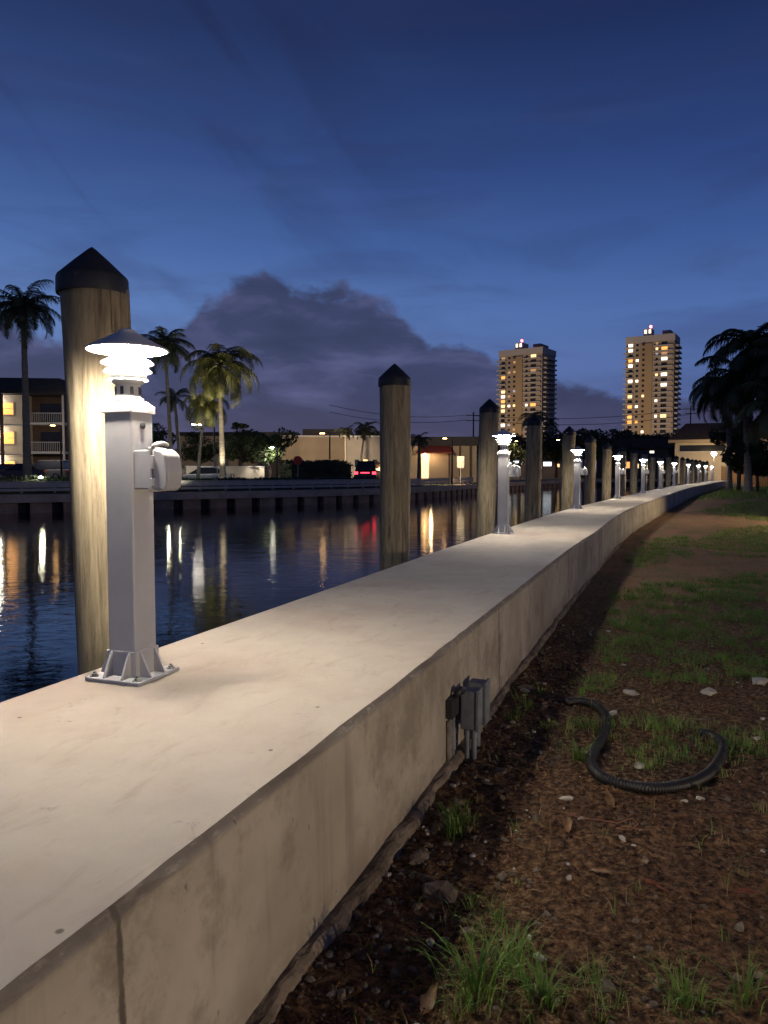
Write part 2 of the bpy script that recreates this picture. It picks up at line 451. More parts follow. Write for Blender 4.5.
# ------------------------------------------------------------------ mesh helpers
class MB:
    def __init__(s):
        s.v = []; s.f = []; s.mi = []; s.uv = None
    def add(s, vs, fs, mi=0, mat=None):
        o = len(s.v)
        if mat is not None: vs = [mat @ Vector(p) for p in vs]
        s.v += [tuple(p) for p in vs]
        s.f += [tuple(i + o for i in f) for f in fs]
        s.mi += [mi] * len(fs)
        return s
    def box(s, x0, x1, y0, y1, z0, z1, mi=0, mat=None):
        return s.add([(x0, y0, z0), (x1, y0, z0), (x1, y1, z0), (x0, y1, z0), (x0, y0, z1), (x1, y0, z1), (x1, y1, z1), (x0, y1, z1)],
                     [(0, 3, 2, 1), (4, 5, 6, 7), (0, 1, 5, 4), (1, 2, 6, 5), (2, 3, 7, 6), (3, 0, 4, 7)], mi, mat)
    def cbox(s, c, d, mi=0, mat=None):
        return s.box(c[0] - d[0] / 2, c[0] + d[0] / 2, c[1] - d[1] / 2, c[1] + d[1] / 2, c[2] - d[2] / 2, c[2] + d[2] / 2, mi, mat)
    def lathe(s, prof, seg=24, mi=0, mat=None, closed=False):
        vs = []; fs = []
        for r, z in prof:
            for k in range(seg):
                a = 2 * PI * k / seg
                vs.append((r * math.cos(a), r * math.sin(a), z))
        n = len(prof)
        for i in range(n - 1 + (1 if closed else 0)):
            j = (i + 1) % n
            for k in range(seg):
                k2 = (k + 1) % seg
                fs.append((i * seg + k, i * seg + k2, j * seg + k2, j * seg + k))
        if not closed:
            fs.append(tuple(range(seg))[::-1]); fs.append(tuple((n - 1) * seg + k for k in range(seg)))
        return s.add(vs, fs, mi, mat)
    def tube(s, pts, rad, seg=10, mi=0):
        pts = [Vector(p) for p in pts]
        n = len(pts)
        if not hasattr(rad, '__len__'): rad = [rad] * n
        vs = []; fs = []
        up = Vector((0, 0, 1))
        prev = None
        for i, p in enumerate(pts):
            t = (pts[min(i + 1, n - 1)] - pts[max(i - 1, 0)])
            if t.length < 1e-9: t = Vector((0, 0, 1))
            t.normalize()
            a = prev if prev is not None else (up if abs(t.dot(up)) < 0.9 else Vector((1, 0, 0)))
            a = a - t * a.dot(t)
            if a.length < 1e-6: a = t.orthogonal()
            a.normalize(); prev = a
            b = t.cross(a)
            for k in range(seg):
                an = 2 * PI * k / seg
                vs.append(p + (a * math.cos(an) + b * math.sin(an)) * rad[i])
        for i in range(n - 1):
            for k in range(seg):
                k2 = (k + 1) % seg
                fs.append((i * seg + k, i * seg + k2, (i + 1) * seg + k2, (i + 1) * seg + k))
        fs.append(tuple(range(seg))[::-1]); fs.append(tuple((n - 1) * seg + k for k in range(seg)))
        return s.add(vs, fs, mi)
    def prism(s, poly, y0, y1, mi=0, mat=None):
        """poly in x,z extruded along y"""
        n = len(poly)
        vs = [(x, y0, z) for x, z in poly] + [(x, y1, z) for x, z in poly]
        fs = [tuple(range(n)), tuple(range(2 * n - 1, n - 1, -1))]
        for i in range(n):
            j = (i + 1) % n
            fs.append((i, i + n, j + n, j))
        return s.add(vs, fs, mi, mat)
    def build(s, name, mats, parent=None, smooth=False, bevel=0.0, auto=None):
        me = bpy.data.meshes.new(name)
        me.from_pydata(s.v, [], s.f)
        if not isinstance(mats, (list, tuple)): mats = [mats]
        for m in mats: me.materials.append(m)
        if len(mats) > 1: me.polygons.foreach_set('material_index', s.mi)
        if smooth:
            me.polygons.foreach_set('use_smooth', [True] * len(me.polygons))
            if auto:
                me.update()
                me.set_sharp_from_angle(angle=R(auto))
        if s.uv is not None:
            ul = me.uv_layers.new(name='UVMap')
            ul.data.foreach_set('uv', [c for f in s.uv for p in f for c in p])
        me.update()
        o = bpy.data.objects.new(name, me)
        col.objects.link(o)
        if parent is not None: o.parent = parent
        if bevel:
            b = o.modifiers.new('bevel', 'BEVEL'); b.width = bevel; b.segments = 2; b.limit_method = 'ANGLE'
        return o


def tag(o, label=None, cat=None, group=None, kind=None):
    if label: o['label'] = label
    if cat: o['category'] = cat
    if group: o['group'] = group
    if kind: o['kind'] = kind
    return o


def empty(name, loc=(0, 0, 0), rz=0, label=None, cat=None, group=None):
    o = bpy.data.objects.new(name, None)
    o.empty_display_size = 0.2
    col.objects.link(o)
    o.location = loc
    o.rotation_euler = (0, 0, rz)
    return tag(o, label, cat, group)


def copy_tree(o, parent=None):
    kids = list(o.children)
    c = o.copy()
    col.objects.link(c)
    if parent is not None: c.parent = parent
    for k in kids: copy_tree(k, c)
    return c


def X(px, d): return (px - 384) / F * d
def Z(py, d):
    th = PITCH
    dy = (512 - py) / F
    return EYE + d * (-math.sin(th) + dy * math.cos(th)) / (math.cos(th) + dy * math.sin(th))
def gp(px, py, z):
    th = PITCH; dy = (512 - py) / F
    vy = math.cos(th) + dy * math.sin(th); vz = -math.sin(th) + dy * math.cos(th)
    t = (z - EYE) / vz
    # the ray is scaled along the camera's forward axis
    return Vector(((px - 384) / F * t, vy * t, z))
def XX(px, d):   # world x at ground distance d
    return (px - 384) / F * d


GZ = -0.56     # lawn
WZ = -1.32     # canal water
BZ = -0.30     # far bank

# ------------------------------------------------------------------ path of the lamp row
lamp_pts = [(-6.1, -10.35), (-3.55, -3.70), (-1.01, 2.95), (1.55, 9.60), (4.17, 16.0), (6.97, 22.1), (9.9, 28.3), (12.9, 34.6), (16.05, 41.0), (19.5, 47.5), (22.9, 54.0), (26.2, 60.4), (29.5, 66.7), (31.6, 70.6)]
dense = []
for i in range(len(lamp_pts) - 1):
    p0 = Vector(lamp_pts[max(i - 1, 0)]); p1 = Vector(lamp_pts[i]); p2 = Vector(lamp_pts[i + 1]); p3 = Vector(lamp_pts[min(i + 2, len(lamp_pts) - 1)])
    if i == 0: p0 = p1 * 2 - p2
    if i == len(lamp_pts) - 2: p3 = p2 * 2 - p1
    for k in range(24):
        t = k / 24
        dense.append(0.5 * ((2 * p1) + (p2 - p0) * t + (2 * p0 - 5 * p1 + 4 * p2 - p3) * t * t + (3 * p1 - p0 - 3 * p2 + p3) * t ** 3))
dense.append(Vector(lamp_pts[-1]))
S = [0]
for a, b in zip(dense, dense[1:]): S.append(S[-1] + (b - a).length)
def path(s):
    s = max(0, min(S[-1] - 1e-6, s))
    lo = int(np.searchsorted(S, s, side='right')) - 1
    lo = max(0, min(lo, len(dense) - 2))
    t = (s - S[lo]) / (S[lo + 1] - S[lo])
    p = dense[lo].lerp(dense[lo + 1], t)
    a = dense[max(lo - 3, 0)]; b = dense[min(lo + 4, len(dense) - 1)]
    d = (b - a).normalized()
    return p, d, Vector((d.y, -d.x))
def path_at_y(y):
    ys = [p.y for p in dense]
    return float(np.interp(y, ys, S))

# ------------------------------------------------------------------ the near seawall
_s = path_at_y(1.3)
for _ in range(8):
    _p, _d, _n = path(_s)
    _s += (1.32 - (_p + _n * 1.07).y) / _d.y
M['concrete'] = concrete_material(_s)
W_L, W_R = -0.165, 1.07
ss = []
s = 0
while s < S[-1]:
    ss.append(s)
    s += 0.12 if s < 30 else 0.5
ss.append(S[-1])
mb = MB(); uvs = []
prof = [(W_L + 0.0, -2.4), (W_L, -0.012), (W_L + 0.012, 0.0), (W_L + 0.4, 0.0), (W_R - 0.4, 0.0), (W_R - 0.020, 0.0), (W_R, -0.022), (W_R + 0.004, -0.20), (W_R + 0.006, -0.40), (W_R + 0.008, -0.75)]
for i, s in enumerate(ss):
    p, d, nrm = path(s)
    for j, (o, z) in enumerate(prof):
        jit = 0
        if j in (5, 6):
            jit = (mnoise.noise((s * 6, 0, j * 3.1)) * 0.006 + mnoise.noise((s * 23, 5, j)) * 0.0035) * (-1 if j == 5 else 1)
            z += (mnoise.noise((s * 9, 7, 0)) * 0.003 if j == 6 else 0)
        bul = 0.035 * math.exp(-((p.y - 10.4) / 1.6) ** 2) if j >= 5 else 0
        q = p + nrm * (o + jit + bul)
        mb.v.append((q.x, q.y, z))
n = len(prof)
vcoord = []
acc = 0
for j, (o, z) in enumerate(prof): vcoord.append(z if j >= 6 else (o - W_R) * -1 + 2 if j in (1, 2, 3, 4, 5) else z)
vcoord[5] = 0.0
for i in range(len(ss) - 1):
    for j in range(n - 1):
        mb.f.append((i * n + j, (i + 1) * n + j, (i + 1) * n + j + 1, i * n + j + 1)); mb.mi.append(0)
        va, vb = vcoord[j], vcoord[j + 1]
        if 1 <= j <= 4: va, vb = 2 - (prof[j][0] - W_R), 2 - (prof[j + 1][0] - W_R)
        uvs.append([(ss[i], va), (ss[i + 1], va), (ss[i + 1], vb), (ss[i], vb)])
e = (len(ss) - 1) * n
mb.f.append(tuple(e + j for j in range(n))); mb.mi.append(0); uvs.append([(S[-1] + prof[j][0], prof[j][1]) for j in range(n)])
mb.uv = uvs
sw = mb.build('seawall', M['concrete'])
tag(sw, 'long pale concrete seawall with the dock lights on its flat top', 'seawall')

# rough footing left along the foot of the wall
mb = MB()
fs_, fe_ = path_at_y(0.2), path_at_y(14)
k = int((fe_ - fs_) / 0.035)
rows = 7
for i in range(k + 1):
    s = fs_ + i * 0.035
    p, d, nrm = path(s)
    wd = 0.7 * max(0.012, 0.075 + mnoise.noise((s * 1.3, 1, 1)) * 0.06 + mnoise.noise((s * 7, 2, 1)) * 0.03)
    if p.y > 4.2: wd *= 0.75
    ht = 0.05 + mnoise.noise((s * 2.1, 9, 1)) * 0.03
    for j in range(rows):
        t = j / (rows - 1)
        hz = GZ + ht * 0.75 * (1 - t ** 7) + mnoise.noise((s * 8, t * 3, 3)) * 0.007 + mnoise.noise((s * 60, t * 11, 3)) * 0.004
        if j == 0: hz = GZ + ht + 0.01
        if j == rows - 1: hz = GZ - 0.06
        q = p + nrm * (W_R - 0.01 + (wd + 0.02) * t + (mnoise.noise((s * 31, t * 2, 8)) * 0.008 if j else 0))
        mb.v.append((q.x, q.y, hz))
for i in range(k):
    for j in range(rows - 1):
        mb.f.append((i * rows + j, (i + 1) * rows + j, (i + 1) * rows + j + 1, i * rows + j + 1)); mb.mi.append(0)
M['footing'] = material('rough_footing', (0.26, 0.20, 0.145), 0.95, (0.10, 0.075, 0.05), 9, bump=0.8, bscale=40)
mb.build('footing', M['footing'], sw)

# ------------------------------------------------------------------ ground on our side
def ground_h(x, y):
    h = mnoise.noise((x * 0.9, y * 0.9, 0)) * 0.020 + mnoise.noise((x * 3.3, y * 3.3, 4)) * 0.012
    h += mnoise.noise((x * 11, y * 11, 9)) * 0.010 + abs(mnoise.noise((x * 24, y * 24, 2))) * 0.012
    return GZ + h
def strip_mesh(name, mat, stations, offs, hz, kind='structure'):
    mb = MB(); m_ = len(offs)
    for s in stations:
        p, d, nrm = path(s)
        for o in offs:
            q = p + nrm * o
            mb.v.append((q.x, q.y, hz(q.x, q.y)))
    for i in range(len(stations) - 1):
        for j in range(m_ - 1):
            mb.f.append((i * m_ + j, (i + 1) * m_ + j, (i + 1) * m_ + j + 1, i * m_ + j + 1)); mb.mi.append(0)
    return mb

st = list(np.arange(path_at_y(-3), path_at_y(1.0), 0.12)) + list(np.arange(path_at_y(1.0), path_at_y(6.5), 0.022)) + list(np.arange(path_at_y(6.5), path_at_y(16), 0.07)) + list(np.arange(path_at_y(16), S[-1], 0.5)) + [S[-1]]
offs = [W_R - 0.05] + list(np.arange(W_R - 0.02, 3.4, 0.022)) + list(np.arange(3.4, 9, 0.12)) + list(np.arange(9, 40, 2.0)) + [60, 120]
offs = [o for i, o in enumerate(offs)]
mb = strip_mesh('ground', None, st, offs, ground_h)
# beyond the wall's end and out to the horizon
pe, de, ne = path(S[-1])
g = mb.build('ground', M['soil'], smooth=True)
tag(g, kind='structure')
pb, db, nb = path(path_at_y(-3))
mb = MB()
def q3(v, z): return (v.x, v.y, z)
z_ = GZ - 0.03
A = pe + ne * W_L; Bp = pe + ne * 120
mb.add([q3(A, z_), (33.6, 74, z_), (36, 80, z_), (64, 128, z_), (900, 1800, z_), (2500, 1800, z_), (2500, 0, z_), q3(Bp, z_)], [(0, 7, 6, 5, 4, 3, 2, 1)])
C1 = path(0)[0] + path(0)[2] * 1.0
C2 = pb + nb * 1.02; C3 = pb + nb * 120
mb.add([q3(C1, z_), (0, -400, z_), (2500, -400, z_), (2500, 0, z_), q3(C3, z_), q3(C2, z_)], [(0, 1, 2, 3, 4, 5)])
mb.build('ground', M['soil'])
tag(bpy.context.scene.objects['ground.001'], kind='structure')

# water
mb = MB()
mb.add([(-900, -400, WZ), (400, -400, WZ), (400, 700, WZ), (-900, 700, WZ)], [(0, 1, 2, 3)])
tag(mb.build('water', M['water']), kind='structure')

# ------------------------------------------------------------------ dock light (one, then copies)
def lamp_prototype():
    t = empty('dock_light')
    tag(t, 'x', 'dock light', 'white dock lights along the seawall')
    # square post
    h = 0.063
    mb = MB(); mb.box(-h, h, -h, h, 0.012, 1.045)
    mb.build('post', M['white_paint'], t, bevel=0.006)
    # base plate with sleeve, gussets and bolts
    mb = MB()
    mb.box(-0.125, 0.125, -0.125, 0.125, 0.0, 0.014)
    hs = h + 0.006
    for sx, sy in ((1, 0), (-1, 0), (0, 1), (0, -1)):
        if sx: mb.box(sx * (h + .001) if sx > 0 else -hs, hs if sx > 0 else -(h + .001), -hs, hs, 0.014, 0.112)
        else: mb.box(-(h + .001), h + .001, (h + .001) if sy > 0 else -hs, hs if sy > 0 else -(h + .001), 0.014, 0.112)
    bp = mb.build('base_plate', M['white_paint'], t, bevel=0.003)
    for q in range(4):
        for o in (-0.042, 0.042):
            g = MB()
            g.prism([(hs, 0.014), (0.118, 0.014), (0.118, 0.020), (hs + 0.004, 0.108), (hs, 0.108)], o - 0.004, o + 0.004, 0, Matrix.Rotation(q * PI / 2, 4, 'Z'))
            g.build('gusset', M['white_paint'], bp)
    for sx in (-1, 1):
        for sy in (-1, 1):
            b = MB()
            T = Matrix.Translation((sx * 0.101, sy * 0.101, 0.014))
            b.lathe([(0.017, 0), (0.017, 0.003), (0.012, 0.0032)], 16, 0, T)
            b.lathe([(0.0105, 0.003), (0.0105, 0.010), (0.008, 0.011)], 6, 0, T)
            b.lathe([(0.005, 0.010), (0.005, 0.018)], 10, 0, T)
            b.build('bolt', M['steel'], bp)
    # cap of the post
    mb = MB()
    c = 0.071
    mb.box(-c, c, -c, c, 1.022, 1.052)
    mb.add([(-c + .004, -c + .004, 1.052), (c - .004, -c + .004, 1.052), (c - .004, c - .004, 1.052), (-c + .004, c - .004, 1.052),
            (-.05, -.05, 1.070), (.05, -.05, 1.070), (.05, .05, 1.070), (-.05, .05, 1.070)], [(0, 1, 5, 4), (1, 2, 6, 5), (2, 3, 7, 6), (3, 0, 4, 7), (4, 5, 6, 7)])
    mb.build('post_cap', M['white_paint'], t, bevel=0.003)
    # neck with its slots
    mb = MB()
    mb.lathe([(0.058, 1.068), (0.058, 1.080), (0.048, 1.085), (0.046, 1.090), (0.046, 1.132), (0.055, 1.136), (0.060, 1.142), (0.060, 1.150), (0.052, 1.152)], 32)
    nk = mb.build('neck', M['white_paint'], t, smooth=True, auto=40)
    for k in range(8):
        a = k * PI / 4 + 0.2
        b = MB()
        b.cbox((0.0475, 0, 1.108), (0.004, 0.012, 0.030), 0, Matrix.Rotation(a, 4, 'Z'))
        b.build('slot', M['dark_metal'], nk)
    # glowing tube
    mb = MB(); mb.lathe([(0.043, 1.153), (0.043, 1.255)], 24)
    mb.build('lamp_tube', M['tube'], t, smooth=True, auto=40)
    # three louvre rings
    for z, r in ((1.152, 0.076), (1.182, 0.090), (1.214, 0.098)):
        b = MB()
        b.lathe([(0.049, z + 0.026), (0.062, z + 0.022), (r, z + 0.002), (r, z - 0.002), (0.060, z + 0.018), (0.049, z + 0.022)], 36, closed=True)
        b.build('louvre_ring', M['ring'], t, smooth=True, auto=50)
    # shade
    mb = MB()
    mb.lathe([(0.150, 1.262), (0.152, 1.268), (0.143, 1.274), (0.110, 1.291), (0.060, 1.318), (0.034, 1.333), (0.030, 1.340), (0.012, 1.347), (0.0005, 1.348),
              (0.0005, 1.330), (0.034, 1.322), (0.062, 1.305), (0.105, 1.283), (0.143, 1.266)], 48, closed=True)
    sh = mb.build('lamp_shade', M['white_paint'], t, smooth=True, auto=35)
    mb = MB()
    mb.lathe([(0.136, 1.260), (0.136, 1.264), (0.062, 1.275), (0.062, 1.254)], 40, closed=True)
    mb.build('lamp_lens', M['lamp_lens'], t, smooth=True, auto=30)
    # photocell on the land face
    mb = MB()
    mb.lathe([(0.013, 0), (0.013, 0.006), (0.009, 0.009)], 20, 0, Matrix.Translation((h, 0.0, 0.975)) @ Matrix.Rotation(PI / 2, 4, 'Y'))
    mb.build('photocell', M['dark_metal'], t, smooth=True, auto=40)
    # outlet: backplate box and in-use bubble cover on the land face
    mb = MB()
    mb.box(h - 0.001, h + 0.070, -0.052, 0.036, 0.735, 0.880)
    ob_ = mb.build('outlet_box', M['white_plastic'], t, bevel=0.004)
    mb = MB()
    mb.box(h + 0.070, h + 0.082, -0.057, 0.041, 0.724, 0.890)
    mb.build('outlet_flange', M['white_plastic'], ob_, bevel=0.004)
    mb = MB()
    x0 = h + 0.083
    poly = [(x0, 0.730), (x0 + 0.052, 0.726), (x0 + 0.070, 0.745), (x0 + 0.074, 0.800), (x0 + 0.064, 0.862), (x0 + 0.040, 0.882), (x0, 0.886)]
    mb.prism(poly, -0.053, 0.037)
    mb.build('outlet_cover', M['white_plastic'], ob_, bevel=0.010)
    mb = MB()
    mb.tube([(x0 + 0.006, yy, 0.894 + 0.012 * math.sin((yy + 0.05) / 0.1 * PI)) for yy in np.linspace(-0.050, 0.034, 9)], 0.009, 8)
    mb.build('cover_hinge', M['white_plastic'], ob_, smooth=True)
    for lz, lh in ((0.835, 0.05), (0.760, 0.03)):
        mb = MB()
        mb.cbox((x0 + 0.006, -0.058, lz), (0.016, 0.008, lh))
        mb.build('cover_latch', M['white_plastic'], ob_, bevel=0.002)
    return t


ords = ['nearest', 'second nearest', 'third nearest', 'fourth nearest', 'fifth nearest', 'sixth nearest', 'seventh nearest', 'eighth nearest', 'ninth nearest', 'tenth nearest', 'farthest']
proto = lamp_prototype()
seen_lamps = lamp_pts[2:13]
def lamp_place(o, i):
    p = Vector(lamp_pts[i])
    s = path_at_y(p.y)
    q, d, nrm = path(s)
    if i == 2: p = Vector((-0.985, 2.87))
    o.location = (p.x, p.y, 0.002)
    o.rotation_euler = (0, 0, math.atan2(nrm.y, nrm.x))
for i in range(2, 13):
    o = proto if i == 2 else copy_tree(proto)
    k = i - 2
    if k == 0: lb = 'nearest white square post dock light with louvred lamp, ribbed base plate and outlet box'
    elif k == 10: lb = 'farthest white dock light, last of the row where the seawall ends'
    else: lb = 'white post dock light glowing on the seawall, %s of the row' % ords[k]
    tag(o, lb)
    lamp_place(o, i)
for i in (1, 0):
    o = copy_tree(proto)
    tag(o, 'white post dock light standing on the seawall %s the photographer' % ('just behind' if i else 'well behind'))
    lamp_place(o, i)

# ------------------------------------------------------------------ mooring piles
def pile(x, y, top, r, lean=(0, 0), label='', rb=None, seed=0):
    t = empty('mooring_pile', (x, y, 0), 0, label, 'mooring pile', 'timber mooring piles beside the seawall')
    mb = MB(); seg = 40; n = 60
    z0 = -2.2; zt = top - 0.19
    for i in range(n + 1):
        f = i / n
        z = z0 + (zt - z0) * f
        rr = r * (0.93 + 0.07 * f)
        cx = lean[0] * (z - top) + mnoise.noise((z * 0.5, seed, 0)) * 0.012
        cy = lean[1] * (z - top) + mnoise.noise((z * 0.5, seed, 5)) * 0.012
        for k in range(seg):
            a = 2 * PI * k / seg
            q = rr * (1 + 0.022 * mnoise.noise((math.cos(a) * 1.6, math.sin(a) * 1.6, z * 1.1 + seed * 3)) + 0.010 * mnoise.noise((math.cos(a) * 7, math.sin(a) * 7, z * 0.8 + seed)))
            mb.v.append((cx + q * math.cos(a), cy + q * math.sin(a), z))
    for i in range(n):
        for k in range(seg):
            k2 = (k + 1) % seg
            mb.f.append((i * seg + k, i * seg + k2, (i + 1) * seg + k2, (i + 1) * seg + k)); mb.mi.append(0)
    mb.f.append(tuple(n * seg + k for k in range(seg))); mb.mi.append(0)
    mb.build('shaft', M['wood'], t, smooth=True)
    mb = MB()
    R_ = r * 1.045
    mb.lathe([(R_, top - r * 1.46), (R_ * 1.008, top - r * 1.40), (R_, top - r * 0.98), (R_ * 0.97, top - r * 0.91), (R_ * 0.5, top - r * 0.44), (R_ * 0.12, top - 0.012), (0.002, top)], 32)
    mb.build('pile_cap', M['cap_black'], t, smooth=True, auto=30)
    return t


def pile_xy(px, y, off=-0.62):
    return X(px, y), y
plist = [  # x, y, top, lean
    (X(97, 3.42), 3.42, 1.82, (-0.026, 0), 0.149, 'nearest timber mooring pile with black pointed cap, brightly lit behind the first dock light'),
    (X(394.5, 7.55), 7.55, 1.895, (0.0, 0), 0.158, 'dim lone timber mooring pile with black cap between the first and second dock lights'),
    (X(489, 11.7), 11.7, 1.95, (0.027, 0), 0.155, 'lit timber mooring pile just left of the second dock light'),
    (X(534, 14.6), 14.6, 1.93, (0.012, 0), 0.155, 'dark timber mooring pile right of the second dock light, below the left tower'),
    (X(568.5, 18.1), 18.1, 1.92, (0.02, 0), 0.155, 'lit timber mooring pile just left of the third dock light'),
    (X(590, 21.3), 21.3, 1.86, (0.01, 0), 0.15, 'dark timber mooring pile right of the third dock light'),
    (X(606.5, 24.4), 24.4, 1.76, (0.005, 0), 0.15, 'lit mooring pile just left of the fourth dock light'),
]
for i, (x, y, tp, ln, r, lb) in enumerate(plist):
    pile(x, y, tp, r, ln, lb, seed=i)
s = path_at_y(24.4) + 3.6
nn = ['eighth', 'ninth', 'tenth', 'eleventh', 'twelfth', 'thirteenth', 'fourteenth', 'fifteenth', 'sixteenth', 'seventeenth', 'eighteenth', 'nineteenth', 'twentieth', 'twenty-first']
i = 0
rs = random.Random(3)
while s < S[-1] - 1.0 and i < len(nn):
    p, d, nrm = path(s)
    q = p + nrm * (-0.68)
    pile(q.x, q.y, 1.82 + rs.uniform(-0.07, 0.07), 0.15, (rs.uniform(-.01, .02), 0), 'distant timber mooring pile with black cap, %s from the camera along the seawall' % nn[i], seed=10 + i)
    s += 3.62
    i += 1

# ------------------------------------------------------------------ electrical boxes on the land face of the wall
def wall_frame(y):
    s = path_at_y(y)
    # find s so that the land face has this y
    for _ in range(6):
        p, d, nrm = path(s)
        q = p + nrm * W_R
        s += (y - q.y) / d.y
    return q, d, nrm
def wall_box(y, zc, wdt, dep, hgt, label, conduits, mat, gap=0.05, nm='junction_box'):
    q, d, nrm = wall_frame(y)
    rz = math.atan2(nrm.y, nrm.x)
    t = empty(nm, (q.x, q.y, GZ), rz, label, 'electrical box', 'grey electrical boxes on the seawall')
    z0, z1 = zc - hgt / 2 - GZ, zc + hgt / 2 - GZ
    mb = MB(); mb.box(gap, gap + dep - 0.014, -wdt / 2, wdt / 2, z0, z1)
    mb.build('housing', mat, t, bevel=0.006)
    mb = MB(); mb.box(gap + dep - 0.0135, gap + dep, -wdt / 2 - 0.004, wdt / 2 + 0.004, z0 - 0.004, z1 + 0.006)
    for sy in (-1, 1):
        for zz in (z0 + 0.012, z1 - 0.010):
            mb.lathe([(0.006, 0), (0.005, 0.003)], 10, 0, Matrix.Translation((gap + dep, sy * (wdt / 2 - 0.010), zz)) @ Matrix.Rotation(PI / 2, 4, 'Y'))
    mb.build('cover', mat, t, bevel=0.003)
    mb = MB(); mb.box(0.0015, gap - 0.001, -wdt * 0.28, wdt * 0.28, z0 + hgt * 0.2, z1 - hgt * 0.2)
    mb.build('bracket', M['dark_metal'], t, bevel=0.002)
    for (cx, cy, r) in conduits:
        mb = MB(); mb.tube([(gap + cx, cy, -0.06), (gap + cx, cy, z0 - 0.03)], r, 14)
        mb.lathe([(r * 1.25, 0), (r * 1.25, 0.03), (r * 1.5, 0.031), (r * 1.5, 0.040)], 16, 0, Matrix.Translation((gap + cx, cy, z0 - 0.04)))
        mb.build('conduit', M['grey_plastic'], t, smooth=True, auto=40)
    return t
wall_box(3.47, -0.315, 0.080, 0.088, 0.185, 'grey electrical box nearest the camera, standing off the seawall on two conduits', [(0.024, 0.0, 0.013), (0.058, 0.0, 0.013)], M['grey_plastic'], gap=0.040)
wall_box(3.63, -0.330, 0.085, 0.092, 0.20, 'slightly taller grey electrical box behind the other on the seawall', [(0.040, 0.0, 0.016)], M['grey_plastic'], gap=0.032)
# old conduits entering the wall beside the boxes
q, d, nrm = wall_frame(3.37)
t = empty('conduit_bundle', (q.x, q.y, GZ), math.atan2(nrm.y, nrm.x), 'dark bundle of thin pipes running down the seawall under a small cast box', 'conduit')
for k, yy in enumerate((-0.05, -0.022, 0.006, 0.034)):
    mb = MB(); mb.tube([(0.014, yy, -0.06), (0.014 + 0.002 * (k % 2), yy, 0.225 + 0.01 * (k % 3))], 0.0095, 10)
    mb.build('pipe', M['grey_plastic'] if k % 2 else M['footing'], t, smooth=True)
mb = MB(); mb.box(0.001, 0.042, -0.062, 0.042, 0.236, 0.325)
mb.build('cast_box', M['dark_metal'], t, bevel=0.008)
mb = MB(); mb.tube([(0.03, 0.02, 0.32), (0.042, 0.035, 0.345), (0.048, 0.06, 0.345), (0.05, 0.08, 0.33)], 0.016, 10)
mb.build('elbow', M['dark_metal'], t, smooth=True)

# ------------------------------------------------------------------ corrugated hose
hp = [(566, 700), (573, 699), (582, 699), (595, 702), (606, 714), (604, 732), (594, 748), (591, 762), (603, 775), (625, 782), (655, 785), (685, 780), (708, 768), (721, 752), (722, 738), (712, 730), (700, 727)]
hw = [gp(a, b, GZ + 0.04) for a, b in hp]
pts = []
for i in range(len(hw) - 1):
    p0 = hw[max(i - 1, 0)]; p1 = hw[i]; p2 = hw[i + 1]; p3 = hw[min(i + 2, len(hw) - 1)]
    for k in range(60):
        t = k / 60
        pts.append(0.5 * ((2 * p1) + (p2 - p0) * t + (2 * p0 - 5 * p1 + 4 * p2 - p3) * t * t + (3 * p1 - p0 - 3 * p2 + p3) * t ** 3))
# resample evenly at 2.2 mm
ac = [0]
for a, b in zip(pts, pts[1:]): ac.append(ac[-1] + (b - a).length)
tot = ac[-1]
N = int(tot / 0.0026)
arr = np.array([tuple(p) for p in pts])
sm = np.linspace(0, tot, N)
hx = np.interp(sm, ac, arr[:, 0]); hy = np.interp(sm, ac, arr[:, 1])
hz = [ground_h(a, b) + 0.019 for a, b in zip(hx, hy)]
hz = np.convolve(np.pad(hz, 60, 'edge'), np.ones(121) / 121, 'valid')
rad = [0.0235 + 0.0017 * math.sin(2 * PI * s_ / 0.013) for s_ in sm]
mb = MB(); mb.tube([(hx[i], hy[i], hz[i]) for i in range(N)], rad, 20)
hose = mb.build('hose', M['rubber'], None, smooth=True)
tag(hose, 'black corrugated drain hose looping across the grass and dirt', 'hose')

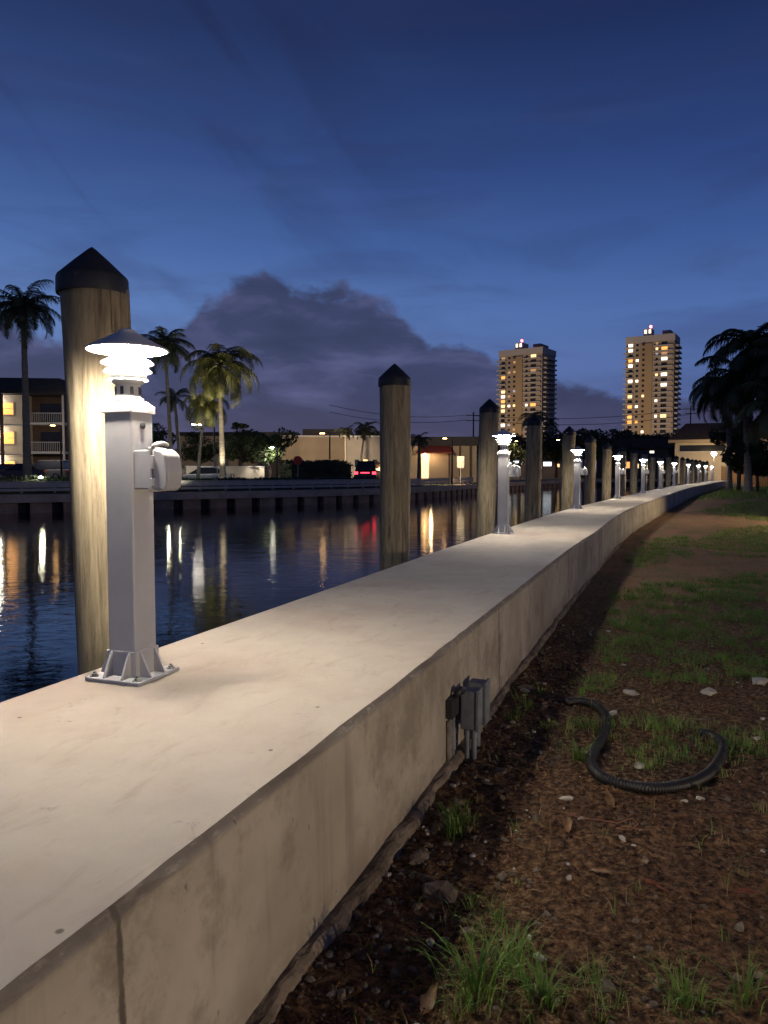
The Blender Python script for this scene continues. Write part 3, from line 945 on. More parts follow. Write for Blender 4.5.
# ------------------------------------------------------------------ grass, leaves, stones
def inpoly(x, y, poly):
    c = False
    n = len(poly); j = n - 1
    for i in range(n):
        if (poly[i][1] > y) != (poly[j][1] > y) and x < (poly[j][0] - poly[i][0]) * (y - poly[i][1]) / (poly[j][1] - poly[i][1]) + poly[i][0]: c = not c
        j = i
    return c
def gpoly(pp): return [tuple(gp(a, b, GZ)[:2]) for a, b in pp]
areas = [  # measured patches of grass on the lawn: polygon, blades per m2, height, dry share
    ([(425, 1035), (450, 930), (490, 905), (530, 930), (560, 955), (590, 1035)], 1100, 0.060, 0.15),
    ([(590, 1035), (600, 960), (660, 950), (720, 975), (760, 1035)], 1000, 0.048, 0.3),
    ([(560, 760), (562, 725), (620, 715), (700, 720), (790, 735), (790, 770), (730, 765), (640, 780), (600, 770)], 1300, 0.045, 0.2),
    ([(560, 700), (600, 640), (610, 592), (700, 580), (800, 570), (800, 690), (690, 683), (620, 690)], 1500, 0.050, 0.08),
    ([(625, 560), (650, 540), (690, 536), (690, 556), (640, 572)], 500, 0.05, 0.1),
    ([(690, 545), (720, 530), (820, 522), (820, 560), (720, 556)], 420, 0.05, 0.2),
    ([(700, 512), (740, 502), (840, 500), (840, 515), (760, 522)], 120, 0.07, 0.2),
    ([(660, 500), (700, 488), (900, 486), (900, 498), (720, 500)], 14, 0.10, 0.1),
    ([(505, 720), (520, 690), (545, 690), (520, 730)], 900, 0.06, 0.1),
    ([(430, 840), (455, 800), (470, 810), (450, 850)], 1400, 0.07, 0.1),
    ([(470, 600), (840, 600), (1000, 1060), (330, 1060)], 30, 0.04, 0.6),
]
gm = MB()
def blade(mb, x, y, z, h, wd, a, bend, mi):
    dx, dy = math.cos(a), math.sin(a)
    px_, py_ = -dy * wd / 2, dx * wd / 2
    q = [(x - px_, y - py_, z - 0.01), (x + px_, y + py_, z - 0.01)]
    m1 = (x + dx * bend * 0.3, y + dy * bend * 0.3, z + h * 0.6)
    m2 = (x + dx * bend, y + dy * bend, z + h)
    vs = q + [(m1[0] + px_ * .8, m1[1] + py_ * .8, m1[2]), (m1[0] - px_ * .8, m1[1] - py_ * .8, m1[2]), m2]
    mb.add(vs, [(0, 1, 2, 3), (3, 2, 4)], mi)
rg = random.Random(11)
def offset_of(x, y):
    s = path_at_y(y)
    p, d, nrm = path(s)
    v = Vector((x, y)) - p
    return v.dot(nrm)
for poly, dens, hh, dry in areas:
    P = gpoly(poly)
    x0, x1 = min(p[0] for p in P), max(p[0] for p in P)
    y0, y1 = min(p[1] for p in P), max(p[1] for p in P)
    n = int((x1 - x0) * (y1 - y0) * dens)
    for _ in range(min(n, 30000)):
        x = rg.uniform(x0, x1); y = rg.uniform(y0, y1)
        if not inpoly(x + mnoise.noise((x * 3, y * 3, 1)) * 0.16, y + mnoise.noise((x * 3, y * 3, 7)) * 0.22, P): continue
        cl = mnoise.noise((x * 3.5, y * 3.5, 20)) + 0.6 * mnoise.noise((x * 11, y * 11, 3))
        if dens > 100 and cl < rg.uniform(-0.15, 0.40): continue
        if offset_of(x, y) < W_R + 0.09: continue
        far = max(1.0, y / 6)
        for _k in range(rg.randint(3, 7)):
            xx = x + rg.gauss(0, 0.012 * far); yy = y + rg.gauss(0, 0.012 * far)
            h = hh * rg.uniform(0.4, 1.45)
            blade(gm, xx, yy, ground_h(xx, yy), h, rg.uniform(0.0022, 0.0045) * far ** 0.9, rg.uniform(0, 2 * PI), h * rg.uniform(0.2, 1.5), 1 if rg.random() < dry else 0)
gr = gm.build('grass', [M['grass'], M['grass_dry']])
tag(gr, 'patchy green grass growing out of the bare soil beside the seawall', 'grass', kind='stuff')

# tufts of long grass at the bottom of the picture (each one can be told apart)
def tuft(px, py, nbl, h, spread, label):
    c = gp(px, py, GZ)
    mb = MB()
    for _ in range(nbl):
        a = rg.uniform(0, 2 * PI)
        r0 = abs(rg.gauss(0, spread))
        bx, by = r0 * math.cos(a), r0 * math.sin(a)
        hh = h * rg.uniform(0.45, 1.1)
        out = hh * rg.uniform(0.3, 1.5)
        wd = rg.uniform(0.003, 0.0055)
        dx, dy = math.cos(a + rg.gauss(0, .5)), math.sin(a + rg.gauss(0, .5))
        sx, sy = -dy * wd / 2, dx * wd / 2
        prev = None; seg = 6
        vs = []; fs = []
        for k in range(seg + 1):
            f = k / seg
            zz = hh * math.sin(f * 1.9) / math.sin(1.9 if 1.9 < PI / 2 else PI / 2)
            rr = out * f ** 1.7
            tp = 1 - f ** 2 * 0.95
            vs += [(bx + dx * rr - sx * tp, by + dy * rr - sy * tp, zz - 0.01), (bx + dx * rr + sx * tp, by + dy * rr + sy * tp, zz - 0.01)]
        for k in range(seg): fs.append((2 * k, 2 * k + 1, 2 * k + 3, 2 * k + 2))
        mb.add(vs, fs, 0)
    o = mb.build('grass_tuft', M['grass'])
    o.location = (c.x, c.y, ground_h(c.x, c.y))
    tag(o, label, 'grass tuft', 'long grass tufts near the camera')
tuft(478, 1000, 80, 0.13, 0.045, 'largest tuft of long green grass at the bottom of the dirt strip')
tuft(510, 975, 36, 0.11, 0.04, 'tuft of long grass just behind the largest tuft')
tuft(545, 1010, 45, 0.10, 0.03, 'low spreading grass tuft among pale pebbles at the bottom edge')
tuft(685, 1005, 60, 0.10, 0.04, 'short dark tuft of grass at the bottom right corner')
tuft(452, 830, 36, 0.09, 0.025, 'small grass tuft against the foot of the seawall')
tuft(580, 760, 45, 0.09, 0.035, 'grass tuft touching the left bend of the black hose')
tuft(742, 1000, 26, 0.12, 0.03, 'thin grass tuft in the right corner beside dry twigs')

def rock(mb, x, y, z, r, rng, mi=0, flat=0.6):
    # irregular faceted pebble from a jittered icosphere-like lattice
    seg, rings = 7, 4
    vs = []; fs = []
    sd = rng.uniform(0, 100)
    rot = rng.uniform(0, PI)
    ax, ay = rng.uniform(0.8, 1.6), rng.uniform(0.55, 1.05)
    vs.append((0, 0, r * flat))
    for i in range(1, rings):
        ph = PI * i / rings
        for k in range(seg):
            a = 2 * PI * k / seg
            q = r * (1 + 0.55 * mnoise.noise((math.cos(a) * 1.7 + sd, math.sin(a) * 1.7, ph * 1.3)))
            vs.append((q * math.sin(ph) * math.cos(a) * ax, q * math.sin(ph) * math.sin(a) * ay, q * math.cos(ph) * flat))
    vs.append((0, 0, -r * flat))
    for k in range(seg): fs.append((0, 1 + k, 1 + (k + 1) % seg))
    for i in range(rings - 2):
        for k in range(seg):
            a = 1 + i * seg + k; b = 1 + i * seg + (k + 1) % seg
            fs.append((a, a + seg, b + seg, b))
    L_ = len(vs) - 1; o = 1 + (rings - 2) * seg
    for k in range(seg): fs.append((L_, o + (k + 1) % seg, o + k))
    mb.add(vs, fs, mi, Matrix.Translation((x, y, z)) @ Matrix.Rotation(rot, 4, 'Z') @ Matrix.Rotation(rng.uniform(-.4, .4), 4, 'X'))

rk = random.Random(5)
mb = MB()
for _ in range(2300):
    y = 1.4 + 5.5 * rk.random() ** 1.5
    p, d, nrm = path(path_at_y(y))
    o = W_R + 0.05 + abs(rk.gauss(0, 0.26)) if rk.random() < 0.6 else rk.uniform(W_R + 0.06, W_R + 1.9)
    q = p + nrm * o
    r = 0.0035 + 0.012 * rk.random() ** 3
    if rk.random() < 0.05: r *= 1.8
    rock(mb, q.x, q.y, ground_h(q.x, q.y) + r * 0.15, r, rk, 1 if rk.random() < 0.09 else 0)
for _ in range(6500):
    y = 1.3 + 4.6 * rk.random() ** 1.4
    p, d, nrm = path(path_at_y(y))
    q = p + nrm * (W_R + 0.08 + rk.random() * 2.1)
    r = 0.003 + 0.010 * rk.random() ** 2.2
    rock(mb, q.x, q.y, ground_h(q.x, q.y) + r * 0.1, r, rk, 2, 0.7)
gv = mb.build('gravel', [M['stone'], M['stone_white'], M['soil']], smooth=False)
tag(gv, 'loose limestone gravel scattered over the dark soil beside the wall', 'gravel', kind='stuff')
named_stones = [(630, 694, .05, 'white', 'flat white stone lying on the grass, in the middle of the lawn'), (612, 716, .03, 'white', 'white stone just right of the top bend of the hose'),
                (760, 684, .06, 'white', 'pale flat stone at the right edge of the picture'), (566, 799, .028, 'white', 'small white stone in the dirt below the hose bend'),
                (708, 693, .05, 'white', 'long pale stone on the soil between the grass patches'), (640, 768, .03, 'white', 'white chip lying inside the loop of the hose'),
                (524, 690, .04, 'stone', 'rough stone in the dark beside the seawall beyond the boxes'),
                (440, 893, .055, 'stone', 'large rough stone by the foot of the seawall near the bottom'), (420, 862, .04, 'stone', 'rough grey stone leaning against the wall footing'),
                (500, 775, .032, 'stone', 'pale stone at the foot of the grey electrical boxes'), (487, 785, .025, 'stone', 'small rounded stone before the conduits of the boxes'),
                (540, 960, .022, 'white', 'white pebble in the lower dirt patch beside the long grass'), (606, 990, .026, 'stone', 'tan stone between the two bottom grass patches'),
                (700, 800, .024, 'white', 'small white stone below the right end of the hose')]
for px_, py_, r, k, lb in named_stones:
    c = gp(px_, py_, GZ)
    mb = MB(); rock(mb, 0, 0, 0, r, rk, 0, 0.34)
    o = mb.build('stone', M['stone_white'] if k == 'white' else M['stone'], smooth=False)
    o.location = (c.x, c.y, ground_h(c.x, c.y) + r * 0.2)
    tag(o, lb, 'stone', 'loose stones on the lawn')

def leaf(mb, x, y, z, L_, rng, mi=0):
    # curled dry leaf: a grid bent across and along
    W = L_ * rng.uniform(0.28, 0.5)
    curl = rng.uniform(0.5, 1.6); arch = rng.uniform(-0.6, 0.9)
    nu, nv = 8, 5
    vs = []; fs = []
    for i in range(nu):
        u_ = i / (nu - 1)
        ww = W * (math.sin(PI * min(1, u_ * 0.94 + 0.03)) ** 1.1) * rng.uniform(0.6, 1.15)
        for j in range(nv):
            v_ = j / (nv - 1) - 0.5
            a = v_ * curl
            vs.append(((u_ - .5) * L_, ww * math.sin(a) / max(curl, .1) * 1.0 * 2 / 2, abs(v_) ** 1.5 * ww * curl * 0.5 + arch * L_ * 0.25 * (0.25 - (u_ - .5) ** 2) + rng.gauss(0, L_ * .035)))
    for i in range(nu - 1):
        for j in range(nv - 1):
            a = i * nv + j
            fs.append((a, a + nv, a + nv + 1, a + 1))
    mb.add(vs, fs, mi, Matrix.Translation((x, y, z)) @ Matrix.Rotation(rng.uniform(0, 2 * PI), 4, 'Z') @ Matrix.Rotation(rng.uniform(-.5, .5), 4, 'X') @ Matrix.Rotation(rng.uniform(-.3, .3), 4, 'Y'))
mb = MB()
for _ in range(1500):
    y = 1.5 + 5.0 * rk.random() ** 1.3
    p, d, nrm = path(path_at_y(y))
    q = p + nrm * (W_R + 0.12 + rk.random() * 2.2)
    leaf(mb, q.x, q.y, ground_h(q.x, q.y) + 0.004, rk.uniform(0.010, 0.032), rk, 0 if rk.random() < .6 else 1)
# straw and twigs
for _ in range(1800):
    y = 1.5 + 6.0 * rk.random() ** 1.2
    p, d, nrm = path(path_at_y(y))
    q = p + nrm * (W_R + 0.12 + rk.random() * 2.4)
    a = rk.uniform(0, 2 * PI); L_ = rk.uniform(0.02, 0.09)
    z = ground_h(q.x, q.y) + 0.006
    bend = rk.uniform(-.4, .4)
    pp = [(q.x + math.cos(a + bend * f) * L_ * f, q.y + math.sin(a + bend * f) * L_ * f, z + rk.uniform(0, 0.006)) for f in (0, .33, .66, 1)]
    mb.tube(pp, 0.0009, 3, 0 if rk.random() < .5 else 2)
lt = mb.build('leaf_litter', [M['dry_leaf'], M['dry_leaf_red'], M['bark']])
tag(lt, 'crumbled dry leaves, straw and twigs scattered over the soil', 'leaf litter', kind='stuff')
for px_, py_, L_, k, lb in [(610, 803, .13, 'dry_leaf', 'largest curled tan leaf lying below the hose'), (568, 830, .10, 'dry_leaf', 'curled tan leaf at the edge of the wall shadow'),
                            (645, 863, .08, 'dry_leaf', 'tan leaf lying right of the lit dirt, halfway down'), (600, 877, .09, 'dry_leaf', 'pale orange leaf on the lit dirt'),
                            (538, 893, .07, 'dry_leaf', 'small tan leaf at the shadow edge above the long grass'), (656, 893, .08, 'dry_leaf_red', 'brown leaf leaning on a pebble in the dark dirt'),
                            (745, 900, .08, 'dry_leaf_red', 'star shaped red brown leaf at the right edge'), (430, 1006, .14, 'dry_leaf', 'broad tan leaf under the long grass at the bottom')]:
    c = gp(px_, py_, GZ)
    mb = MB(); leaf(mb, 0, 0, 0, L_, rk)
    o = mb.build('dry_leaf', M[k], smooth=True)
    o.location = (c.x, c.y, ground_h(c.x, c.y) + 0.014)
    tag(o, lb, 'dry leaf', 'fallen dry leaves')
# thin orange wire
wp = [(563, 812), (580, 818), (600, 820), (618, 823), (632, 818), (638, 824), (630, 830), (616, 828), (625, 826), (642, 830), (655, 829)]
M['wire'] = material('orange_wire', (0.35, 0.14, 0.07), 0.6)
mb = MB(); mb.tube([gp(a, b, GZ + 0.015) for a, b in wp], 0.0017, 6)
tag(mb.build('wire', M['wire'], smooth=True), 'thin orange wire curling on the dirt below the hose', 'wire')

# ------------------------------------------------------------------ far bank
bank = [(-110, -15), (-60, 12), (-34, 28.5), (-19.5, 37.5), (-11.7, 42.5), (-5.5, 46.8), (-0.3, 52.2), (3.8, 59.5), (7.2, 67.8), (13, 82), (21, 98), (31, 112), (44, 122), (64, 128)]
bank = [Vector(p) for p in bank]
def resample(poly, step):
    out = []; acc = 0
    L_ = [0]
    for a, b in zip(poly, poly[1:]): L_.append(L_[-1] + (b - a).length)
    n = int(L_[-1] / step)
    for i in range(n + 1):
        s = L_[-1] * i / n
        out.append(Vector((float(np.interp(s, L_, [p.x for p in poly])), float(np.interp(s, L_, [p.y for p in poly])))))
    for _ in range(3):
        out = [out[0]] + [(out[i - 1] + out[i] * 2 + out[i + 1]) / 4 for i in range(1, len(out) - 1)] + [out[-1]]
    return out
bk = resample(bank, 1.6)
def bnorm(i):
    a = bk[max(i - 1, 0)]; b = bk[min(i + 1, len(bk) - 1)]
    d = (b - a).normalized()
    return d, Vector((-d.y, d.x))       # away from the water
def bank_strip(name, o0, o1, z0, z1, mat, i0=0, i1=None, th=None):
    i1 = i1 or len(bk)
    mb = MB(); idx = list(range(i0, i1))
    ring = 4 if th else 2
    for i in idx:
        d, nn_ = bnorm(i)
        a = bk[i] + nn_ * o0; b = bk[i] + nn_ * o1
        mb.v += [(a.x, a.y, z0), (b.x, b.y, z1)]
        if th: mb.v += [(b.x, b.y, z1 - th), (a.x, a.y, z0 - th)]
    for k in range(len(idx) - 1):
        for j in range(ring if th else 1):
            j2 = (j + 1) % ring
            mb.f.append((k * ring + j, k * ring + j2, (k + 1) * ring + j2, (k + 1) * ring + j)); mb.mi.append(0)
    if th:
        mb.f.append((0, 3, 2, 1)); e = (len(idx) - 1) * ring
        mb.f.append((e, e + 1, e + 2, e + 3)); mb.mi += [0, 0]
    return mb
# seawall of the far bank: cap beam, panels, concrete king piles
fw = empty('far_seawall', (bk[20].x, bk[20].y, WZ), 0, 'old low concrete seawall with dark recesses across the canal', 'seawall')
def under(o, root):
    o.parent = root
    o.matrix_parent_inverse = Matrix.Translation(-root.location)
    return o
under(bank_strip('cap', -0.25, 0.45, -0.36, -0.36, None, th=0.42).build('cap_beam', M['far_wall']), fw)
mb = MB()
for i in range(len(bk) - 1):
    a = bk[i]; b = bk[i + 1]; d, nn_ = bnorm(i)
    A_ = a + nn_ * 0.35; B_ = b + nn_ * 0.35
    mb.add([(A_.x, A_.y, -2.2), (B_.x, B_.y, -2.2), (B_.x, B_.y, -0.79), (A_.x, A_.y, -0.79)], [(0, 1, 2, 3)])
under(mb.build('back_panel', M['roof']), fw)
mb = MB(); cnt = 0
for i in range(0, len(bk) - 1, 1):
    d, nn_ = bnorm(i)
    if (bk[i] - Vector((0, 45))).length > 75: continue
    c = bk[i] + (bk[i + 1] - bk[i]) * 0.5
    T = Matrix.Translation((c.x, c.y, 0)) @ Matrix.Rotation(math.atan2(d.y, d.x), 4, 'Z')
    mb.box(-0.52, 0.52, -0.08, 0.30, -2.2, -0.785, 0, T)
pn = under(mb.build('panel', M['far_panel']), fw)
tag(pn, kind='stuff')
# ground sheet of the far bank
mb = MB()
for i, p in enumerate(bk):
    d, nn_ = bnorm(i)
    a = bk[i] + nn_ * 0.40
    far_dir = Vector((-0.75, 0.66)) if i < 20 else Vector((0.3, 0.95)).lerp(Vector((-0.75, 0.66)), max(0, 1 - i / len(bk)))
    far_dir.normalize()
    b = a + far_dir * 3000
    mb.v += [(a.x, a.y, BZ - 0.07), (b.x, b.y, BZ - 0.07)]
for k in range(len(bk) - 1):
    mb.f.append((2 * k, 2 * k + 2, 2 * k + 3, 2 * k + 1)); mb.mi.append(0)
o = mb.build('far_bank_ground', M['bank_grass']); tag(o, kind='structure')
# road with kerb and line
tag(bank_strip('r', 4.2, 11.6, BZ - 0.02, BZ - 0.02, None).build('road', M['asphalt']), kind='structure')
tag(bank_strip('k', 3.9, 4.2, BZ + 0.08, BZ + 0.08, None, th=0.3).build('kerb', M['kerb']), kind='structure')
tag(bank_strip('k', 11.6, 13.2, BZ + 0.08, BZ + 0.08, None, th=0.3).build('pavement', M['kerb']), kind='structure')
tag(bank_strip('l', 7.85, 7.97, BZ - 0.015, BZ - 0.015, None).build('road_line', M['line_paint']), kind='structure')
# guard rail
ir0, ir1 = 22, min(len(bk), 96)
gr_ = empty('guard_rail', (bk[ir0].x, bk[ir0].y, BZ), 0, 'low grey guard rail on posts along the top of the far seawall', 'guard rail')
under(bank_strip('g', 0.62, 0.66, 0.24, 0.24, None, ir0, ir1, th=0.26).build('rail_beam', M['galv']), gr_)
under(bank_strip('g', 0.60, 0.74, 0.30, 0.30, None, ir0, ir1, th=0.045).build('top_rail', M['galv']), gr_)
under(bank_strip('g', 0.62, 0.66, -0.07, -0.07, None, ir0, ir1, th=0.14).build('rail_beam', M['galv']), gr_)
pm = None
for i in range(ir0, ir1):
    d, nn_ = bnorm(i)
    c = bk[i] + nn_ * 0.72
    if pm is None:
        mb = MB(); mb.cbox((0, 0, 0.27), (0.12, 0.10, 0.54)); pm = mb.build('rail_post', M['kerb'])
        po = pm
    else:
        po = pm.copy(); col.objects.link(po)
    po.parent = gr_
    po.location = (c.x - gr_.location.x, c.y - gr_.location.y, -0.02)
    po.rotation_euler = (0, 0, math.atan2(d.y, d.x))

# ---- foliage builders
def leafball(mb, c, rad, n, size, rng, mi=0, squash=0.8):
    for _ in range(n):
        while True:
            v = Vector((rng.uniform(-1, 1), rng.uniform(-1, 1), rng.uniform(-1, 1)))
            if 0.15 < v.length < 1: break
        v = v.normalized() * (v.length ** 0.45)
        k = 1 + 0.25 * mnoise.noise((v.x * 2 + c[0], v.y * 2 + c[1], v.z * 2))
        p = Vector(c) + Vector((v.x * rad * k, v.y * rad * k, v.z * rad * squash * k))
        a = Vector((rng.gauss(0, 1), rng.gauss(0, 1), rng.gauss(0, 1))).normalized()
        b = a.cross(Vector((rng.gauss(0, 1), rng.gauss(0, 1), rng.gauss(0, 1)))).normalized()
        s_ = size * rng.uniform(0.6, 1.4)
        mb.add([p - a * s_, p - b * s_ * .45, p + a * s_, p + b * s_ * .45], [(0, 1, 2, 3)], mi)
def tree(x, y, z, h, r, label, mat, seed, trunk_h=None, clumps=9, leaves=260, size=0.16, group=None, nm='tree', sq=0.75):
    rng = random.Random(seed)
    t = empty(nm, (x, y, z), 0, label, 'tree', group)
    th = trunk_h or h * 0.45
    mb = MB()
    mb.tube([(0, 0, -0.2), (0.05, 0.02, th * .5), (rng.uniform(-.2, .2), 0, th)], [0.045 * h ** .9, 0.035 * h ** .9, 0.028 * h ** .9], 10)
    cs = []
    for k in range(clumps):
        a = 2 * PI * k / clumps + rng.uniform(-.4, .4)
        q = r * rng.uniform(0.25, 0.75)
        cz = th + (h - th) * rng.uniform(0.15, 0.85)
        c = (q * math.cos(a), q * math.sin(a), cz); cs.append(c)
        mb.tube([(0, 0, th * 0.9), (c[0] * .5, c[1] * .5, (th + cz) / 2), c], [0.02 * h ** .9, 0.012 * h ** .9, 0.005 * h], 6)
    mb.build('trunk', M['bark'], t, smooth=True)
    mb = MB()
    for c in cs: leafball(mb, c, r * rng.uniform(0.3, 0.5), leaves, size, rng, 0, sq)
    mb.build('crown', mat, t)
    return t
def palm(x, y, z, h, fr, label, mat, seed, lean=(0, 0), nfr=20, r0=0.17, droop=1.0, boot=0.0, group='palm trees', up=0.0, leafw=0.021):
    """h: height of the crown's centre, fr: frond length"""
    rng = random.Random(seed)
    t = empty('palm_tree', (x, y, z), 0, label, 'palm tree', group)
    mb = MB()
    n = 22
    pts_ = []; rd = []
    for i in range(n + 1):
        f = i / n
        pts_.append((lean[0] * f ** 1.6, lean[1] * f ** 1.6, -0.2 + (h + 0.2) * f))
        rd.append(r0 * (1.25 - 0.55 * f + (0.4 * math.exp(-f * 12))) * (1 + (0.05 if i % 2 else -0.02)))
    mb.tube(pts_, rd, 12)
    mb.build('trunk', M['trunk'], t, smooth=True)
    top = Vector(pts_[-1])
    if boot:
        mb = MB(); mb.tube([top + Vector((0, 0, -boot)), top + Vector((0, 0, -boot * .5)), top + Vector((0, 0, 0.1))], [r0 * 0.8, r0 * 1.05, r0 * .6], 12)
        mb.build('crownshaft', mat, t, smooth=True)
    mb = MB()
    for k in range(nfr):
        a = 2 * PI * k * 0.381966 + rng.uniform(-.15, .15)
        e0 = R(rng.uniform(60, 86)) - (k / nfr) * R(95) + up
        L_ = fr * rng.uniform(0.75, 1.15)
        m_ = 16
        p = top.copy(); e = e0
        tw = rng.uniform(-.25, .25)
        rach = [p.copy()]
        dirs = []
        for i in range(m_):
            f = i / m_
            e -= droop * (0.055 + 0.13 * f)
            a2 = a + tw * f
            dv = Vector((math.cos(a2) * math.cos(e), math.sin(a2) * math.cos(e), math.sin(e)))
            dirs.append(dv)
            p = p + dv * (L_ / m_)
            rach.append(p.copy())
        dirs.append(dirs[-1])
        mb.tube(rach, [0.028 * (1 - 0.85 * i / m_) * (fr / 2.4) for i in range(m_ + 1)], 4)
        nl = 42
        for q in range(nl):
            f = 0.14 + 0.86 * q / nl
            i = min(m_ - 1, int(f * m_)); ff = f * m_ - i
            base = rach[i].lerp(rach[i + 1], ff); dv = dirs[i]
            side = dv.cross(Vector((0, 0, 1)))
            if side.length < 1e-3: side = Vector((1, 0, 0))
            side.normalize()
            ll = fr * 0.26 * math.sin(PI * min(1, 0.18 + f * 0.80)) ** 0.8 * rng.uniform(0.7, 1.25)
            for sg in (-1, 1):
                dr = rng.uniform(0.35, 0.9)
                tip = base + side * sg * ll * 0.75 + dv * ll * 0.45 + Vector((0, 0, -ll * dr))
                midp = base + side * sg * ll * 0.45 + dv * ll * 0.25 + Vector((0, 0, -ll * dr * 0.22))
                wv = dv * (leafw * fr / 2.4)
                mb.add([base - wv, base + wv, midp + wv * .9, midp - wv * .9, tip], [(0, 1, 2, 3), (3, 2, 4)])
    mb.build('crown', mat, t)
    return t

def spot(name, loc, target, power, color=(1, 0.85, 0.62), angle=60, size=0.15, blend=0.6):
    l = bpy.data.lights.new(name, 'SPOT')
    l.energy = power; l.color = color; l.spot_size = R(angle); l.spot_blend = blend; l.shadow_soft_size = size
    o = bpy.data.objects.new(name, l); col.objects.link(o)
    o.location = loc
    o.rotation_euler = (Vector(target) - Vector(loc)).to_track_quat('-Z', 'Y').to_euler()
    return o
def point(name, loc, power, color=(1, 0.85, 0.62), size=0.15):
    l = bpy.data.lights.new(name, 'POINT')
    l.energy = power; l.color = color; l.shadow_soft_size = size
    o = bpy.data.objects.new(name, l); col.objects.link(o); o.location = loc
    return o

# ---- palms and trees across the canal
palm(X(28, 56), 56, BZ, Z(308, 56) - BZ, 3.5, 'tall dark palm in front of the apartment building at the far left', M['palm_dark'], 1, nfr=32, r0=0.24, boot=1.2)
palm(X(172, 52), 52, BZ, Z(346, 52) - BZ, 2.7, 'slender palm with a pale thin trunk right of the first dock light', M['palm_dark'], 2, lean=(-0.35, 0), nfr=26, r0=0.13, boot=0.8)
palm(X(181, 56), 56, BZ, Z(398, 56) - BZ, 1.7, 'short dark palm half hidden behind the slender palm', M['palm_dark'], 3, lean=(-0.4, 0), nfr=16, r0=0.14)
palm(X(223, 49), 49, BZ, Z(366, 49) - BZ, 3.4, 'drooping coconut palm with its trunk lit from below', M['palm_green'], 4, lean=(-0.15, 0), nfr=30, r0=0.17, droop=1.25, up=0.05)
palm(X(198, 51), 51, BZ, Z(404, 51) - BZ, 2.5, 'small leaning palm left of the drooping coconut palm', M['palm_green'], 5, lean=(0.6, 0), nfr=22, r0=0.11, droop=1.5)
palm(X(346, 74), 74, BZ, Z(432, 74) - BZ, 1.3, 'thin young palm against the tan warehouse wall', M['palm_dark'], 6, nfr=12, r0=0.11)
palm(X(359, 74), 74, BZ, Z(428, 74) - BZ, 1.7, 'taller thin palm beside the red lit car', M['palm_dark'], 7, lean=(0.7, 0), nfr=16, r0=0.12)
palm(X(419, 66), 66, BZ, Z(440, 66) - BZ, 1.5, 'palm standing left of the red awning', M['palm_dark'], 8, nfr=14, r0=0.16)
palm(X(533, 130), 130, BZ, Z(418, 130) - BZ, 3.2, 'distant palm crown in front of the left tower', M['palm_dark'], 9, nfr=18, r0=0.2)
palm(X(549, 134), 134, BZ, Z(424, 134) - BZ, 2.2, 'smaller distant palm at the right foot of the left tower', M['palm_dark'], 10, nfr=14, r0=0.18)
G2 = 'broadleaf trees across the canal'
tree(X(150, 66), 66, BZ, 5.8, 2.2, 'dark bushy tree behind the slender palm', M['leaf_dark'], 11, group=G2)
tree(X(200, 72), 72, BZ, 5.0, 2.4, 'dark round tree behind the small leaning palm', M['leaf_dark'], 12, group=G2)
tree(X(243, 68), 68, BZ, Z(432, 68) - BZ, 2.4, 'green tree right of the drooping coconut palm', M['leaf_mid'], 13, group=G2)
tree(X(270, 66), 66, BZ, Z(432, 66) - BZ, 2.3, 'green tree with a lamp shining through, left of the warehouse', M['leaf_mid'], 14, group=G2)
tree(X(240, 88), 88, BZ, Z(421, 88) - BZ, 1.25, 'thin trunked tree with a flat crown above the roofs', M['leaf_dark'], 15, trunk_h=5.0, clumps=6, leaves=160, group=G2, sq=0.4)
tree(X(372, 92), 92, BZ, Z(426, 92) - BZ, 2.0, 'dark tree behind the warehouse roof', M['leaf_dark'], 16, group=G2)
k = 0
for (px_, d_, top_, r_, lb) in [(500, 120, 440, 4.2, 'dark tree behind the second dock light'), (520, 128, 438, 4.2, 'dark tree right of the second dock light'), (556, 128, 434, 4.5, 'dark rounded tree behind the third dock light'),
                                (583, 124, 432, 5.0, 'widest dark tree below the sky between the two towers'), (607, 126, 432, 4.6, 'dark tree left of the right tower'),
                                (628, 124, 434, 4.2, 'dark tree at the left foot of the right tower'), (648, 130, 437, 4.5, 'dark tree at the middle of the right tower'), (668, 134, 436, 4.5, 'dark tree touching the hip roofed house')]:
    tree(X(px_, d_), d_, BZ, Z(top_, d_) - BZ, r_, lb, M['leaf_dark'], 30 + k, clumps=10, leaves=300, size=0.3, group='dark trees at the end of the canal')
    k += 1

# hedges
def hedge(x0, x1, d0, d1, zb, zt, dep, label, seed, n=2600, size=0.10, mat='hedge'):
    rng = random.Random(seed)
    a = Vector((x0, d0)); b = Vector((x1, d1)); dv = (b - a); L_ = dv.length; dv.normalize(); nv = Vector((-dv.y, dv.x))
    mb = MB()
    core = MB()
    T = Matrix.Translation((a.x, a.y, 0)) @ Matrix.Rotation(math.atan2(dv.y, dv.x), 4, 'Z')
    mb.box(0.05, L_ - 0.05, -dep * .38, dep * .38, zb, zb + (zt - zb) * 0.86, 0, T)
    for _ in range(n):
        u_ = rng.uniform(0, L_); v_ = rng.uniform(-.5, .5) * dep; zz = zb + (zt - zb) * (rng.random() ** 0.6) * (1 + 0.12 * mnoise.noise((u_ * 0.9, seed, 0)))
        p = Vector((a.x + dv.x * u_ + nv.x * v_, a.y + dv.y * u_ + nv.y * v_, zz))
        q1 = Vector((rng.gauss(0, 1), rng.gauss(0, 1), rng.gauss(0, 1))).normalized(); q2 = q1.orthogonal().normalized()
        s_ = size * rng.uniform(.6, 1.4)
        mb.add([p - q1 * s_, p - q2 * s_ * .5, p + q1 * s_, p + q2 * s_ * .5], [(0, 1, 2, 3)])
    o = mb.build('hedge', M[mat])
    return tag(o, label, 'hedge', 'clipped hedges on the far bank')
